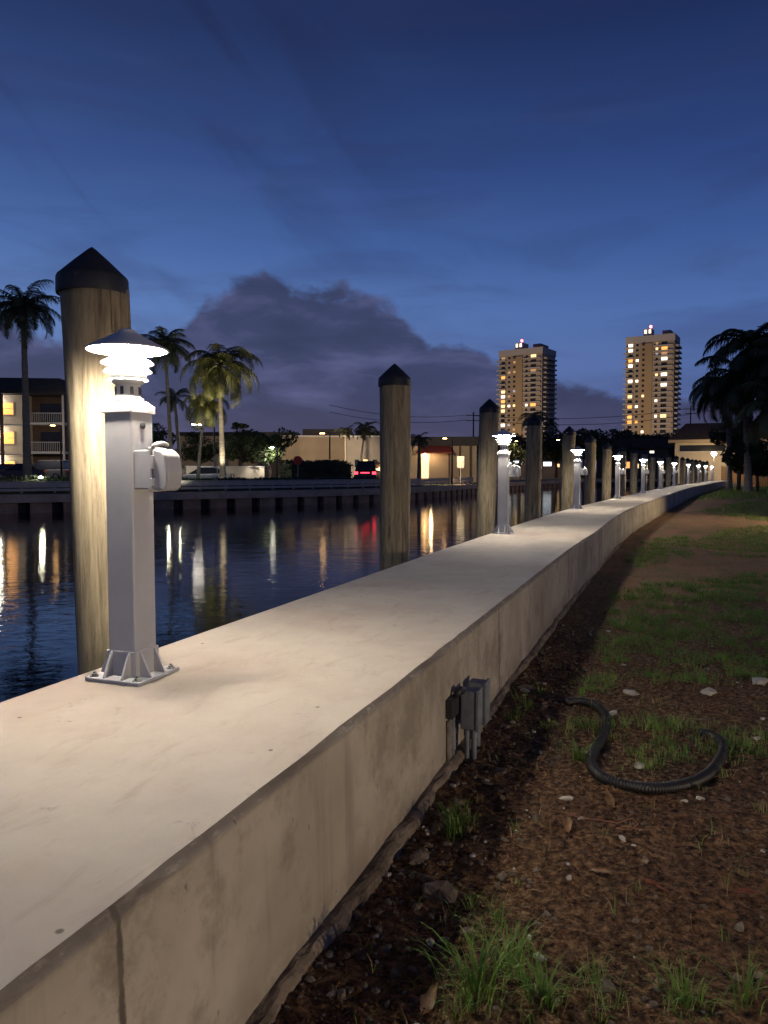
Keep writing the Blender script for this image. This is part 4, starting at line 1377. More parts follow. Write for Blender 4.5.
def bk_at_px(px, off):
    # point of the bank (offset away from the water) seen at this picture column
    best = min(range(len(bk)), key=lambda i: abs(X(px, (bk[i] + bnorm(i)[1] * off).y) - (bk[i] + bnorm(i)[1] * off).x) if (bk[i]).y > 25 else 1e9)
    q = bk[best] + bnorm(best)[1] * off
    return q
a = bk_at_px(-40, 2.6); b = bk_at_px(165, 2.6)
hedge(a.x, b.x, a.y, b.y, BZ - .05, 0.52, 1.0, 'long low clipped hedge along the far bank at the left', 1, 5000)
a = bk_at_px(168, 2.6); b = bk_at_px(372, 2.6)
hedge(a.x, b.x, a.y, b.y, BZ - .05, 0.40, 0.9, 'long low hedge along the far bank before the warehouse', 2, 4500)
hedge(X(286, 63), X(346, 67), 63, 67, BZ - .05, Z(461, 65), 2.2, 'tall rounded bush hedge before the warehouse wall', 3, 3500, 0.14)

# ---- apartment building at the left
AD = 76.0
ax1 = X(67, AD)
ap = empty('apartment_building', (ax1, AD, BZ), R(6), 'three storey apartment building with balconies and lit walkway windows at the left edge', 'building')
Hs = 2.82; H0 = 0.28
def lp(parent, name, mat, boxes, bevel=0):
    mb = MB()
    for b in boxes: mb.box(*b)
    return mb.build(name, mat, parent, bevel=bevel)
Wd = 24.0
lp(ap, 'wall', M['cream'], [(-Wd, -3.8, 0, 9, 0, 8.9)])
lp(ap, 'balcony_wall', M['brickish'], [(-3.798, -0.05, 1.6, 9, 0, 8.9)])
lp(ap, 'roof', M['roof'], [(-Wd - .4, 0.35, -0.9, 9.4, 8.95, 9.25)])
mb = MB(); mb.add([(-Wd - .4, -1.0, 9.252), (.35, -1.0, 9.252), (.35, 9.4, 9.252), (-Wd - .4, 9.4, 9.252), (-Wd, -0.2, 10.6), (-.4, -0.2, 10.6), (-.4, 9, 10.6), (-Wd, 9, 10.6)],
                  [(0, 1, 5, 4), (1, 2, 6, 5), (2, 3, 7, 6), (3, 0, 4, 7), (4, 5, 6, 7), (3, 2, 1, 0)])
mb.build('roof', M['roof'], ap)
for f in (1, 2):
    z = f * 2.95
    b = lp(ap, 'balcony', M['trim'], [(-3.79, 0.0, -0.2, 1.59, z, z + 0.25)])
    mb = MB()
    mb.box(-3.79, 0, -0.18, -0.12, z + 1.15, z + 1.22)
    for q in range(21): mb.cbox((-3.7 + q * 0.183, -0.15, z + 0.7), (0.03, 0.03, 0.9))
    mb.build('railing', M['trim'], b)
    lp(b, 'door_glass', M['glass'], [(-3.0, -0.9, 1.56, 1.597, z + 0.28, z + 2.3)])
for xx in (-3.79, -0.18):
    lp(ap, 'column', M['trim'], [(xx, xx + 0.18, -0.44, -0.22, 0, 8.9)])
lp(ap, 'column', M['brickish'], [(-5.85, -5.6, -1.4, -1.1, 0, 8.9)])
for f in range(3):
    z = f * 2.95
    if f: lp(ap, 'walkway', M['trim'], [(-Wd, -3.85, -1.05, -0.002, z - 0.16, z + 0.0)])
    wn = lp(ap, 'window', M['trim'], [(-6.2, -4.95, -0.06, -0.001, z + 0.95, z + 2.25)])
    lp(wn, 'pane', M['lit_warm'], [(-6.12, -5.05, -0.09, -0.061, z + 1.02, z + 1.56), (-6.12, -5.05, -0.09, -0.061, z + 1.62, z + 2.18)])
    lmp = MB(); lmp.lathe([(0.02, 0), (0.16, 0.06), (0.18, 0.16), (0.10, 0.28)], 12, 0, Matrix.Translation((-6.75, -0.25, z + 2.05)))
    lmp.build('wall_lamp', M['lamp_white'], ap)
    lp(ap, 'door', M['brickish'], [(-7.9, -7.0, -0.05, -0.003, z + 0.02, z + 2.1)])
    pt = point('walkway_light', (0, 0, 0), 140, (1, 0.9, 0.75), 0.2)
    pt.parent = ap; pt.location = (-6.75, -0.6, z + 2.1)

# ---- long pale boundary wall, warehouse, shop
bw = empty('boundary_wall', (X(186, 62), 62, BZ), math.atan2(4, X(264, 66) - X(186, 62)), 'low cream wall lit beyond the uplit palm', 'wall')
LL = (Vector((X(264, 66), 66)) - Vector((X(186, 62), 62))).length
lp(bw, 'panel', M['cream'], [(0, LL, -0.1, 0.1, -0.1, Z(467, 64) - BZ)])
lp(bw, 'coping', M['trim'], [(-.05, LL + .05, -0.15, 0.15, Z(467, 64) - BZ + .002, Z(467, 64) - BZ + 0.08)])
WD = 82.0
wh = empty('warehouse', (X(282, WD), WD, BZ), R(3), 'long tan flat roofed warehouse with a dark rooftop unit', 'building')
ww = X(372, WD) - X(282, WD)
zt = Z(437, WD) - BZ
lp(wh, 'wall', M['tan'], [(0, ww, 0, 14, 0, zt)])
lp(wh, 'parapet', M['trim'], [(-.1, ww + .1, -0.12, 14, zt + .002, zt + .18)])
lp(wh, 'rooftop_unit', M['roof'], [(2.2, 7.8, 2, 8, zt + .19, zt + 1.0)])
lp(wh, 'rooftop_unit', M['roof'], [(-4, 1.6, 3, 8, zt - .6, zt + .7)])
wh2 = empty('office_block', (X(369, 78), 78, BZ), R(3), 'grey low office block with three small dark windows left of the dim pile', 'building')
zt2 = Z(437, 78) - BZ
lp(wh2, 'wall', M['greywall'], [(-2.6, 4.0, 0, 12, 0, zt2)])
lp(wh2, 'parapet', M['trim'], [(-2.7, 4.1, -0.1, 12, zt2 + .002, zt2 + .15)])
for k_, xx in enumerate((-1.5, -0.6, 0.4)):
    wn = lp(wh2, 'window', M['glass'] if k_ != 1 else M['lit_yellow'], [(xx, xx + .45, -0.04, -0.002, 1.6, 2.4)])
    lp(wn, 'sill', M['trim'], [(xx - .05, xx + .5, -0.10, -0.003, 1.5, 1.58)])
wh3 = empty('low_warehouse', (X(180, 92), 92, BZ), R(0), 'long low tan building behind the broadleaf trees', 'building')
lp(wh3, 'wall', M['tan'], [(0, X(282, 92) - X(180, 92), 0, 10, 0, Z(436, 92) - BZ)])
lp(wh3, 'parapet', M['roof'], [(-.1, X(282, 92) - X(180, 92) + .1, -0.1, 10, Z(436, 92) - BZ + .002, Z(432, 92) - BZ)])
SD = 78.0
sh = empty('shop', (X(412, SD), SD, BZ), R(-4), 'tan shop building with a dark red awning over a lit doorway', 'building')
sw_ = X(476, SD) - X(412, SD)
zs = Z(446, SD) - BZ
lp(sh, 'wall', M['tan'], [(-1.5, sw_, 0, 12, 0, zs)])
lp(sh, 'roof', M['roof'], [(-1.8, sw_ + .3, -0.4, 12.3, zs + .002, Z(437, SD) - BZ)])
mb = MB(); xa, xb = X(428, SD) - X(412, SD) - .8, X(450, SD) - X(412, SD)
zA = Z(444, SD) - BZ - .15; zB = Z(452.5, SD) - BZ
mb.add([(xa, -0.003, zA), (xb, -0.003, zA), (xb + .4, -1.8, zB), (xa - .4, -1.8, zB), (xa, -0.003, zA - .2), (xb, -0.003, zA - .2), (xb + .4, -1.8, zB - .15), (xa - .4, -1.8, zB - .15)],
       [(0, 3, 2, 1), (4, 5, 6, 7), (0, 1, 5, 4), (1, 2, 6, 5), (2, 3, 7, 6), (3, 0, 4, 7)])
mb.build('awning', M['awning'], sh)
xd = X(421.5, SD) - X(412, SD)
dr_ = lp(sh, 'door', M['lit_yellow'], [(xd, xd + .72, -0.06, -0.002, 0.05, Z(454, SD) - BZ)])
lp(dr_, 'door_frame', M['trim'], [(xd - .12, xd - .002, -0.09, -0.002, 0, Z(453, SD) - BZ), (xd + .722, xd + .84, -0.09, -0.002, 0, Z(453, SD) - BZ)])
mb = MB(); mb.lathe([(0.02, 0), (0.12, 0.05), (0.10, 0.16)], 10, 0, Matrix.Translation((xd + .35, -0.30, Z(455, SD) - BZ)))
mb.build('wall_lamp', M['lamp_orange'], sh)
pt = point('shop_light', (0, 0, 0), 90, (1, 0.68, 0.36), 0.15); pt.parent = sh; pt.location = (xd + 1.0, -0.9, Z(456, SD) - BZ - .1)
for q in range(4):
    lp(sh, 'column', M['brickish'], [(xb - 0.2 + q * 1.1, xb + q * 1.1, -0.3, -0.12, 0, zs - .01)])

# low buildings at the end of the canal with lit windows
def lowhouse(px0, px1, d, top, label, mat, wins, roofh=0.5):
    o = empty('low_building', (X(px0, d), d, BZ), 0, label, 'building', 'low buildings at the end of the canal')
    w_ = X(px1, d) - X(px0, d)
    z_ = Z(top, d) - BZ
    lp(o, 'wall', mat, [(0, w_, 0, 9, 0, z_)])
    lp(o, 'roof', M['roof'], [(-.4, w_ + .4, -.5, 9.4, z_ + .002, z_ + roofh)])
    for (a, b, c, e_, mk) in wins:
        x0_ = X(a, d) - X(px0, d); x1_ = X(b, d) - X(px0, d)
        f_ = lp(o, 'window', M['trim'], [(x0_ - .1, x1_ + .1, -0.05, -0.003, Z(e_, d) - BZ - .1, Z(c, d) - BZ + .1)])
        lp(f_, 'pane', M[mk], [(x0_, x1_, -0.08, -0.051, Z(e_, d) - BZ, Z(c, d) - BZ)])
    return o
lowhouse(478, 500, 124, 450, 'low dark building seen left of the second dock light', M['greywall'], [(482, 486, 462, 465, 'lit_yellow')])
lowhouse(503, 530, 126, 455, 'low building with bright bluish windows right of the second dock light', M['greywall'], [(506, 511, 461, 464, 'lit_cool'), (513, 519, 461, 464, 'lit_cool'), (521, 524, 462, 464, 'lit_white')])
lowhouse(538, 566, 128, 456, 'low building with bluish windows between the fourth and fifth piles', M['greywall'], [(543, 551, 462, 466, 'lit_cool'), (557, 559, 464, 467, 'lit_yellow')])
lowhouse(612, 668, 122, 448, 'low dark house below the right tower', M['brickish'], [(649, 653, 451, 453, 'lit_white'), (616, 619, 462, 467, 'lit_warm'), (626, 629, 462, 468, 'lit_warm'), (636, 638, 464, 468, 'lit_yellow')], 1.6)

# ---- towers
def tower(px, d, a_deg, W, D, top_py, label, lit, seed):
    rng = random.Random(seed)
    x = X(px, d)
    t = empty('apartment_tower', (x, d, BZ), R(-a_deg), label, 'tower block', 'high rise towers on the skyline')
    fl = 2.9
    H = Z(top_py, d) - BZ
    hw_, hd = W / 2, D / 2
    lp(t, 'wall', M['tower'], [(-hw_, hw_, -hd, hd, 0, H)])
    lp(t, 'parapet', M['tower_pale'], [(-hw_ - .4, hw_ + .4, -hd - .4, hd + .4, H + .01, H + 3.6)])
    lp(t, 'stair_panel', M['tower_strip'], [(-hw_ * .38, hw_ * .12, -hd - 1.0, -hd - .01, 0, H - 1)])
    ph = lp(t, 'penthouse', M['tower_pale'], [(-hw_ * .30, hw_ * .05, -hd + 1, 0, H + 3.61, H + 7.6)])
    lp(ph, 'pane', M['lit_white'], [(-hw_ * .25, -hw_ * .17, -hd + .9, -hd + .99, H + 5, H + 7), (-hw_ * .07, hw_ * .01, -hd + .9, -hd + .99, H + 5, H + 7)])
    lp(t, 'penthouse', M['greywall'], [(hw_ * .45, hw_ * .8, -hd + 4, 6, H + 3.61, H + 6.4)])
    mb = MB(); mb.lathe([(0.1, 0), (0.1, 0.5), (0.7, 0.6), (0.7, 1.6), (0.2, 1.9)], 10, 0, Matrix.Translation((hw_ * -.01, -hd + 2, H + 7.61)))
    mb.build('beacon', M['beacon'], t)
    cols = [(-.90, -.72), (-.58, -.47), (-.30, -.20), (.24, .34), (.48, .72)]
    lw = {'o': M['lit_warm'], 'y': M['lit_yellow'], 'w': M['lit_white'], 'c': M['lit_cool'], 'd': M['lit_dim'], 'e': M['lit_dim_cool']}
    nfl = 20
    for f in range(nfl):
        zf = H - (f + 1) * fl
        for c, (u0, u1) in enumerate(cols):
            y_ = -hd - (1.02 if c == 2 else 0.02)
            key = lit.get((f, c)) or (rng.choice('dde') if rng.random() < 0.16 else None)
            m_ = lw[key] if key else M['glass']
            h0, h1 = (0.9, 2.2) if c in (1, 2, 3) else (0.5, 2.4)
            lp(t, 'window', m_, [(u0 * hw_, u1 * hw_, y_ - .06, y_, zf + h0, zf + h1)])
        # balconies right and left
        lp(t, 'balcony', M['tower_pale'], [(.16 * hw_, .96 * hw_, -hd - 1.5, -hd - .03, zf - .25, zf - .02), (.16 * hw_, .96 * hw_, -hd - 1.5, -hd - 1.38, zf - .02, zf + .55)])
        lp(t, 'balcony', M['tower_pale'], [(-1.10 * hw_, -.66 * hw_, -hd - 1.5, -hd - .03, zf - .25, zf - .02), (-1.10 * hw_, -.66 * hw_, -hd - 1.5, -hd - 1.38, zf - .02, zf + .55)])
        lp(t, 'side_balcony', M['tower_pale'], [(hw_ + .01, hw_ + 1.9, -hd + 2, hd - 1.5, zf - .25, zf + .6)])
    return t
T1 = tower(526, 460, 35, 28.0, 20.0, 357, 'left tower block, wide tan high rise with a dark right side and red roof light',
           {(0, 4): 'y', (4, 0): 'o', (7, 0): 'y', (8, 0): 'w', (9, 0): 'o', (10, 1): 'w', (10, 0): 'y', (10, 3): 'w', (10, 4): 'o', (11, 0): 'y', (14, 0): 'w', (10, 2): 'y', (16, 2): 'w'}, 1)
T2 = tower(650, 430, 30, 26, 17, 344, 'right tower block, tan high rise with more lit windows down its left edge',
           {(0, 0): 'w', (1, 0): 'w', (3, 1): 'w', (3, 0): 'o', (4, 0): 'w', (6, 4): 'w', (6, 3): 'y', (3, 4): 'w', (7, 0): 'w', (7, 1): 'w', (8, 4): 'w', (10, 0): 'y', (10, 2): 'y', (11, 3): 'w',
            (12, 0): 'o', (12, 1): 'w', (14, 0): 'o', (14, 3): 'w', (14, 4): 'y', (15, 0): 'o', (15, 1): 'o', (1, 3): 'y', (1, 4): 'o', (17, 2): 'w'}, 2)
for (tx, ty) in ((T1.location.x, T1.location.y), (T2.location.x, T2.location.y)):
    spot('added_tower_fill', (tx - 58, ty - 95, 4), (tx, ty - 10, 50), 210000, (1.0, 0.74, 0.48), 55, 2.0, 0.8)  # fill lights added to brighten the towers, with no fixture built

# ---- utility poles and lines
def upole(px, d, top, label):
    t = empty('utility_pole', (X(px, d), d, BZ), 0, label, 'utility pole', 'wooden utility poles')
    H = Z(top, d) - BZ
    mb = MB(); mb.tube([(0, 0, 0), (0, 0, H)], [0.17, 0.11], 10); mb.build('pole', M['bark'], t, smooth=True)
    for dz in (0.6, 1.5):
        lp(t, 'crossarm', M['bark'], [(-1.2, 1.2, -0.13, -0.115 + .1, H - dz - .06, H - dz + .06)])
    return t, H
u1, H1 = upole(473, 130, 412, 'utility pole with crossarms left of the left tower')
u2, H2 = upole(689, 150, 406, 'utility pole with crossarms above the hip roofed house')
def cable(p, q, sag, label, r=0.025):
    mb = MB()
    p = Vector(p); q = Vector(q)
    mb.tube([p.lerp(q, f) - Vector((0, 0, sag * 4 * f * (1 - f))) for f in np.linspace(0, 1, 24)], r, 5)
    tag(mb.build('power_line', M['dark_metal']), label, 'power line', 'overhead power lines')
p1 = u1.location; p2 = u2.location
cable((p1.x - 1, p1.y, BZ + H1 - .55), (p2.x - 1, p2.y, BZ + H2 - .55), 1.2, 'upper power line strung between the two utility poles', 0.05)
cable((p1.x + 1, p1.y, BZ + H1 - 1.4), (p2.x + 1, p2.y, BZ + H2 - 1.4), 1.5, 'lower power line strung between the two utility poles', 0.05)
cable((X(330, 120), 120, Z(405, 120)), (p1.x - 1, p1.y, BZ + H1 - .5), 1.0, 'upper power line running left from the utility pole', 0.04)
cable((X(330, 120), 120, Z(412, 120)), (p1.x - 1, p1.y, BZ + H1 - 1.35), 1.0, 'lower power line running left from the utility pole', 0.04)

# ---- street furniture on the far bank
def streetlamp(px, d, top, label, arm=1.0, power=900, mat='lamp_white', color=(1, .92, .8), head=(0.9, 0.3, 0.1), aim=(0, 3)):
    t = empty('street_lamp', (X(px, d), d, BZ), 0, label, 'street lamp', 'street lamps')
    H = Z(top, d) - BZ
    mb = MB(); mb.tube([(0, 0, 0), (0, 0, H * .97), (-0.15 * arm, 0, H), (-arm, 0, H + .02)], [0.09, 0.06, 0.05, 0.04], 8)
    mb.build('pole', M['dark_metal'], t, smooth=True)
    lp(t, 'lamp_head', M['dark_metal'], [(-arm - head[0], -arm + .1, -head[1] / 2, head[1] / 2, H - .02, H + head[2])])
    lp(t, 'lens', M[mat], [(-arm - head[0] + .08, -arm, -head[1] / 2 + .04, head[1] / 2 - .04, H - .06, H - .022)])
    lx = X(px, d) - arm - head[0] / 2
    spot('street_lamp_beam', (lx, d, BZ + H - .12), (lx + aim[0], d + aim[1], BZ), power * 1.7, color, 125, 0.15, 0.5)
    return t
streetlamp(215, 57, 424, 'street lamp with a long lit head between the palms', 0.9, 700)
streetlamp(277, 64, 447, 'small street lamp shining through the green tree', 0.25, 500, head=(0.4, 0.2, 0.08))
streetlamp(562, 112, 440, 'orange glowing street lamp right of the dark pile', 0.5, 900, 'lamp_orange', (1, .6, .28), (0.5, 0.4, 0.12))
streetlamp(520, 116, 441, 'dim street lamp right of the second dock light', 0.5, 500, 'lamp_orange', (1, .7, .4), (0.4, 0.3, 0.1))
streetlamp(340, 66, 395, 'tall street lamp pole standing before the warehouse', 0.8, 0.1, 'glass') if False else None

def flood(px, d, z, target, label, power, mat='lamp_flood', ang=70, col_=(1, .93, .72), r=0.09):
    x = X(px, d)
    t = empty('garden_floodlight', (x, d, BZ), 0, label, 'floodlight', 'ground floodlights on the far bank')
    zz = z - BZ
    mb = MB(); mb.tube([(0, 0, 0), (0, 0, zz - .08)], 0.025, 8); mb.build('stake', M['dark_metal'], t)
    T = Matrix.Translation((0, 0, zz))
    mb = MB(); mb.lathe([(r * .4, -r), (r, -r * .3), (r * 1.1, r * .5), (r * .9, r * .5)], 14, 0, T); mb.build('housing', M['dark_metal'], t, smooth=True, auto=40)
    mb = MB(); mb.lathe([(r * .85, r * .3), (r * .8, r * .9), (r * .3, r * 1.25)], 14, 0, T); mb.build('bulb', M[mat], t, smooth=True)
    sp_ = spot('floodlight_beam', (x, d, z + r * 1.6), target, power, col_, ang, 0.1)
    return t
q = bk_at_px(41, 1.25)
flood(41, q.y, Z(479, q.y), (X(28, 56), 56, 6), 'bright floodlight on the hedge below the tall left palm', 500, r=0.11)
q = bk_at_px(168, 1.25)
flood(168, q.y, Z(476, q.y), (X(172, 52), 52, 5), 'floodlight behind the first dock light at the slender palm', 700, r=0.08)
q = bk_at_px(115, 1.25)
flood(179.5, q.y, Z(479, q.y), (X(181, 56), 56, 5), 'small floodlight just right of the first dock light', 300, r=0.04)
q = bk_at_px(223, 3.6)
flood(221, q.y - .4, 0.30, (X(223, 49), 49, 5.5), 'floodlight hidden at the foot of the drooping coconut palm', 1300, r=0.05, col_=(1, .88, .62), ang=80)
spot('palm_uplight', (X(214, 45), 45.5, 0.6), (X(222, 49), 49, 7.5), 1500, (1, .84, .5), 55)

def sign(px, d, cy, r, kind, label):
    t = empty('road_sign', (X(px, d), d, BZ), 0, label, 'road sign', 'road signs on the far bank')
    zc = Z(cy, d) - BZ
    mb = MB(); mb.tube([(0, 0.03, 0), (0, 0.03, zc + r * .6)], 0.03, 6); mb.build('post', M['galv'], t)
    n_ = {'stop': 8, 'diamond': 4, 'plate': 4}[kind]
    mb = MB()
    a0 = PI / 8 if kind == 'stop' else 0
    if kind == 'plate': pol = [(-r * .6, zc - r), (r * .6, zc - r), (r * .6, zc + r), (-r * .6, zc + r)]
    else: pol = [(r * math.cos(a0 + 2 * PI * k / n_), zc + r * math.sin(a0 + 2 * PI * k / n_)) for k in range(n_)]
    mb.prism(pol, -0.02, -0.001)
    mb.build('sign_face', M[{'stop': 'stop_red', 'diamond': 'sign_back', 'plate': 'sign_white'}[kind]], t)
sign(298, 56, 460.5, 0.36, 'stop', 'red octagonal road sign before the tall bush hedge')
sign(217.5, 56, 459, 0.42, 'diamond', 'pale yellow diamond road sign left of the uplit palm trunk')
sign(460.5, 69, 462, 0.55, 'plate', 'pale rectangular road sign right of the red awning')
streetlamp(330, 70, 433, 'dim street lamp added to light the tan warehouse', 0.5, 2600, 'lamp_orange', (1, .76, .5), (0.5, 0.3, 0.08), aim=(-3, 9))  # this and the next two lamps are added to light the facades
streetlamp(452, 66, 438, 'street lamp added for fill between the red awning and the second dock light', 0.5, 1800, 'lamp_orange', (1, .78, .5), (0.4, 0.3, 0.08), aim=(0, 7))
streetlamp(62, 63, 425, 'street lamp added for fill beside the nearest pile before the apartment building', 0.5, 1500, 'lamp_orange', (1, .82, .6), (0.4, 0.3, 0.08), aim=(0, 9))

# ---- cars
def car(x, y, z, rz, paint, label, suv=False, tail=False):
    t = empty('parked_car', (x, y, z), rz, label, 'car', 'cars on the far bank')
    h = 1.72 if suv else 1.42
    W = 0.9
    prof_ = [(-2.2, 0.32), (2.15, 0.30), (2.2, 0.62), (2.05, 0.80), (1.1, 0.92), (-1.7 if not suv else -2.05, 0.98), (-2.2, 0.95)]
    mb = MB(); mb.prism(prof_, -W, W)
    body = mb.build('body', M['car_' + paint], t, bevel=0.06)
    if suv: cab = [(1.0, 0.93), (0.35, h), (-1.85, h), (-2.1, 0.99)]
    else: cab = [(1.05, 0.93), (0.25, h), (-0.95, h), (-1.65, 0.985)]
    mb = MB()
    n_ = len(cab)
    top_in = 0.18
    vs = [(px_, -W + .05 + (top_in if k in (1, 2) else 0), pz) for k, (px_, pz) in enumerate(cab)] + [(px_, W - .05 - (top_in if k in (1, 2) else 0), pz) for k, (px_, pz) in enumerate(cab)]
    fs = [tuple(range(n_)), tuple(range(2 * n_ - 1, n_ - 1, -1))] + [(i_, i_ + n_, (i_ + 1) % n_ + n_, (i_ + 1) % n_) for i_ in range(n_)]
    mb.add(vs, fs)
    mb.build('cabin', M['glass'], t, bevel=0.03)
    lp(t, 'roof_panel', M['car_' + paint], [(cab[2][0] - .02, cab[1][0] + .02, -W + .22, W - .22, h + .002, h + .05)], bevel=0.02)
    for sx in (-1.35, 1.35):
        for sy in (-1, 1):
            mb = MB()
            T = Matrix.Translation((sx, sy * (W - .06), 0.33)) @ Matrix.Rotation(PI / 2, 4, 'X')
            mb.lathe([(0.33, -0.1), (0.34, 0), (0.33, 0.1)], 18, 0, T); wl = mb.build('wheel', M['rubber'], t, smooth=True, auto=40)
            mb = MB(); mb.lathe([(0.2, -0.115), (0.2, 0.115)], 12, 0, T); mb.build('rim', M['steel'], wl)
    for sy in (-1, 1):
        lp(t, 'headlight', M['head_dim'], [(2.17, 2.215, sy * .72 - .15, sy * .72 + .15, 0.6, 0.74)])
        lp(t, 'taillight', M['tail_red'] if tail else M['stop_red'], [(-2.24, -2.18, sy * .72 - .14, sy * .72 + .14, 0.72, 0.92)])
    if tail: lp(t, 'taillight', M['tail_red'], [(-2.24, -2.18, -.35, .35, 0.80, 0.88)])
    return t
car(X(8, 66), 66, BZ + .35, R(160), 'maroon', 'dark red car parked at the far left edge before the lit windows')
car(X(22, 64), 64, BZ + .35, R(185), 'black', 'black car parked left of the tall palm trunk')
car(X(44, 64), 64.5, BZ + .35, R(176), 'grey', 'dark grey car parked right of the tall palm trunk', True)
car(X(59, 66), 66, BZ + .35, R(170), 'navy', 'dark blue car parked under the balconies')
car(X(158, 60), 60, BZ, R(182), 'black', 'dark vehicle behind the hedge left of the leaning palm', True)
car(X(204, 57), 57, BZ, R(183), 'silver', 'silver car passing behind the hedge beside the uplit palm')
car(X(370, 58.5), 60.5, BZ + .2, R(80), 'black', 'dark car with glowing red tail lights before the office block', True, True)

# ---- hip roofed house, fence and palms at the right
HD = 84.0
hx0 = X(674, HD)
hs = empty('house', (hx0, HD, GZ), R(-22), 'cream house with a dark hip roof and a long dark window band', 'house')
HWd = 13.5
hz1 = Z(443, HD) - GZ
lp(hs, 'wall', M['cream'], [(0, HWd, 0, 10, 0, hz1)])
lp(hs, 'fascia', M['tan'], [(-.7, HWd + .7, -0.9, 10.6, hz1 + .002, hz1 + .32)])
mb = MB(); zr0 = hz1 + .325; zr1 = Z(423, HD) - GZ
mb.add([(-.8, -1, zr0), (HWd + .8, -1, zr0), (HWd + .8, 10.7, zr0), (-.8, 10.7, zr0), (1.1, 1.5, zr1), (HWd - 1.1, 1.5, zr1), (HWd - 1.1, 8, zr1), (1.1, 8, zr1)],
       [(0, 1, 5, 4), (1, 2, 6, 5), (2, 3, 7, 6), (3, 0, 4, 7), (4, 5, 6, 7), (3, 2, 1, 0)])
mb.build('roof', M['roof_brown'], hs)
wn = lp(hs, 'window', M['glass'], [(0.5, 5.2, -0.05, -0.003, Z(451.5, HD) - GZ, Z(445.5, HD) - GZ)])
lp(wn, 'frame', M['trim'], [(0.4, 5.3, -0.09, -0.052, Z(451.5, HD) - GZ - .1, Z(451.5, HD) - GZ - .002)])
pt = point('house_porch_light', (X(716, 78), 78.5, Z(456, 78)), 420, (1, .74, .42), 0.2)
point('house_porch_light', (X(742, 74), 76, Z(462, 74)), 300, (1, .72, .42), 0.2)
t = empty('lamp_post', (X(713, 73), 73, GZ), 0, 'brightest lamp on a slim post where the seawall ends before the house', 'lamp post')
zl = Z(456, 73) - GZ
mb = MB(); mb.tube([(0, 0, 0), (0, 0, zl)], 0.05, 8); mb.build('pole', M['white_paint'], t)
mb = MB(); mb.lathe([(0.05, zl), (0.19, zl + .1), (0.24, zl + .26), (0.12, zl + .40)], 14); mb.build('globe', M['lamp_star'], t, smooth=True)
mb = MB(); mb.lathe([(0.26, zl + .40), (0.26, zl + .43), (0.03, zl + .55)], 14); mb.build('lid', M['dark_metal'], t)
# wooden fence
fn = empty('fence', (X(721, 75), 75, GZ), R(-8), 'brown board fence before the lit house behind the end of the seawall', 'fence')
zf1 = Z(466.5, 75) - GZ
fl_ = X(748, 75) - X(721, 75) + 9
mb = MB()
k_ = 0
while k_ * 0.16 < fl_:
    mb.box(k_ * .16, k_ * .16 + .145, -0.02, 0.0, 0.0, zf1 + 0.02 * math.sin(k_ * 7)); k_ += 1
mb.build('boards', M['fence_wood'], fn)
for q in range(5): lp(fn, 'fence_post', M['fence_wood'], [(q * 2.9, q * 2.9 + .1, 0.002, 0.1, 0, zf1 + .08)])
blk = lp(None, 'concrete_block', M['cream'], [(X(728, 70), X(749, 70), 70, 70.6, GZ - .03, Z(483, 70))], 0.03)
tag(blk, 'low pale concrete block at the end of the seawall before the fence', 'block')
mb = MB(); mb.lathe([(0.04, 0), (0.12, 0.06), (0.10, 0.18)], 10, 0, Matrix.Translation((X(746, 73), 73, Z(466, 73)))); mb.tube([(X(746, 73), 73, GZ), (X(746, 73), 73, Z(466, 73))], 0.03, 6)
tag(mb.build('garden_lamp', [M['lamp_orange']]), 'small orange garden lamp between the palm trunk and the fence', 'lamp')

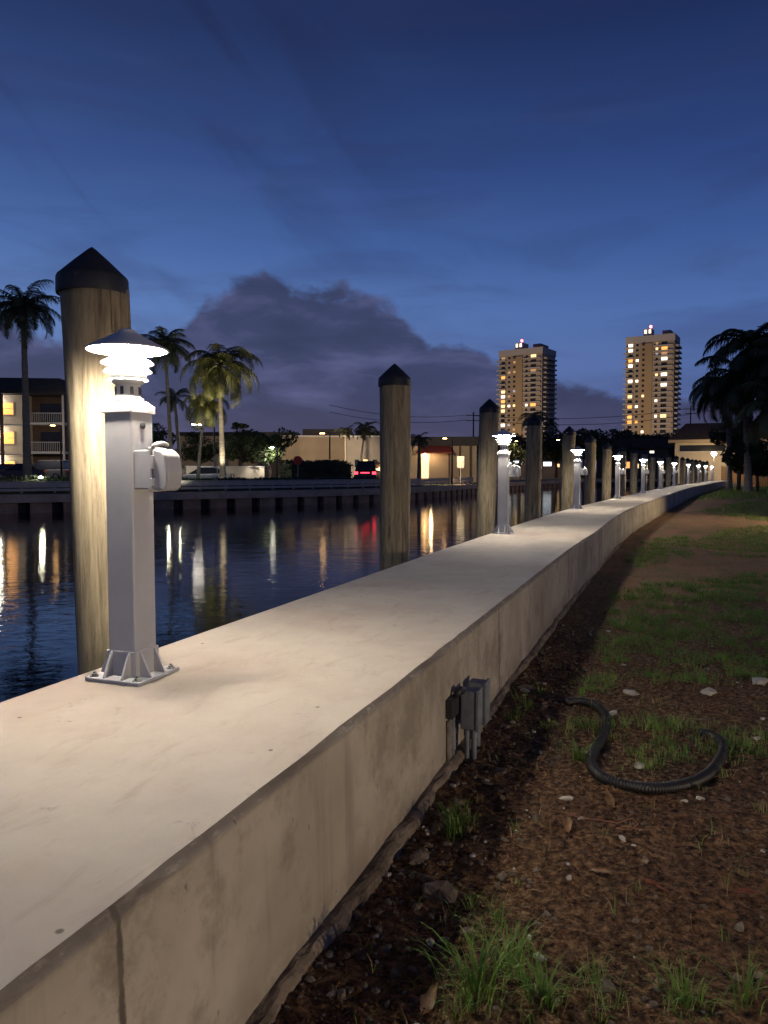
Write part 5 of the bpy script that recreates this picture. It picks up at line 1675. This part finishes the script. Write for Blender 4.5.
PG = 'coconut palms on the lawn at the right'
palm(X(748, 52), 52, GZ, Z(346, 52) - GZ, 3.7, 'tallest dark palm at the right edge', M['palm_dark'], 21, nfr=26, r0=0.20, group=PG, droop=1.15, leafw=0.030)
palm(X(748, 49), 49, GZ, Z(382, 49) - GZ, 4.2, 'dark palm in the middle of the right clump with its trunk on the lawn', M['palm_dark'], 22, lean=(-.5, 0), nfr=28, r0=0.20, group=PG, droop=1.15, leafw=0.030)
palm(X(783, 47), 47, GZ, Z(360, 47) - GZ, 3.4, 'dark palm cut by the right edge of the picture', M['palm_dark'], 23, nfr=26, r0=0.20, group=PG, leafw=0.030)
palm(X(772, 46), 46, GZ, Z(405, 46) - GZ, 3.0, 'low palm with green tinted fronds at the right edge', M['palm_green'], 24, nfr=24, r0=0.18, group=PG, leafw=0.030)
palm(X(729, 53), 53, GZ, Z(388, 53) - GZ, 3.1, 'dark palm at the left side of the right clump', M['palm_dark'], 27, lean=(-.3, 0), nfr=26, r0=0.17, group=PG, droop=1.2, leafw=0.030)
tree(X(757, 50), 50, GZ, 3.6, 2.2, 'dense dark shrub tree below the right palms', M['leaf_dark'], 25, trunk_h=1.2, clumps=9, leaves=420, size=0.16)
tree(X(738, 54), 54, GZ, 4.6, 2.0, 'dark small leaved tree left of the right palm trunks', M['leaf_dark'], 26, trunk_h=2.0, clumps=9, leaves=260, size=0.14)

# ------------------------------------------------------------------ spotlight added out of frame to light the land face of the wall
gl_ = empty('added_wall_spotlight', (4.6, -0.5, GZ), 0, 'small black spotlight added to light the wall, unseen behind the photographer', 'spotlight')
mb = MB(); mb.tube([(0, 0, -0.05), (0, 0, 0.62)], 0.015, 8); mb.build('stake', M['dark_metal'], gl_)
mb = MB(); mb.lathe([(0.03, -0.06), (0.06, -0.05), (0.07, 0.05), (0.066, 0.05), (0.055, -0.045)], 18, 0, Matrix.Translation((0, 0, 0.69)) @ (Vector((-4.4, 3.4, 0.05)).to_track_quat('Z', 'Y').to_matrix().to_4x4()))
mb.build('housing', M['dark_metal'], gl_, smooth=True, auto=40)
spot('added_wall_beam', (4.52, -0.42, GZ + 0.66), (0.2, 2.9, -0.1), 420, (1.0, 0.80, 0.56), 95, 0.05, 0.7)

g2 = empty('added_lawn_lamp', (13.5, 19.0, GZ), 0, 'slim black lamp post added unseen at the right to light lawn and wall', 'lamp post')  # unseen lamp added to light the lawn and the bend of the wall
mb = MB(); mb.tube([(0, 0, -0.05), (0, 0, 2.9)], 0.04, 10); mb.build('pole', M['dark_metal'], g2, smooth=True)
mb = MB(); mb.lathe([(0.05, 2.9), (0.20, 2.93), (0.20, 3.02), (0.04, 3.10)], 18); mb.build('lamp_head', M['dark_metal'], g2)
spot('added_lawn_beam', (13.45, 19.0, GZ + 2.86), (7.5, 19.0, -0.4), 1700, (1.0, 0.80, 0.50), 120, 0.08, 0.6)
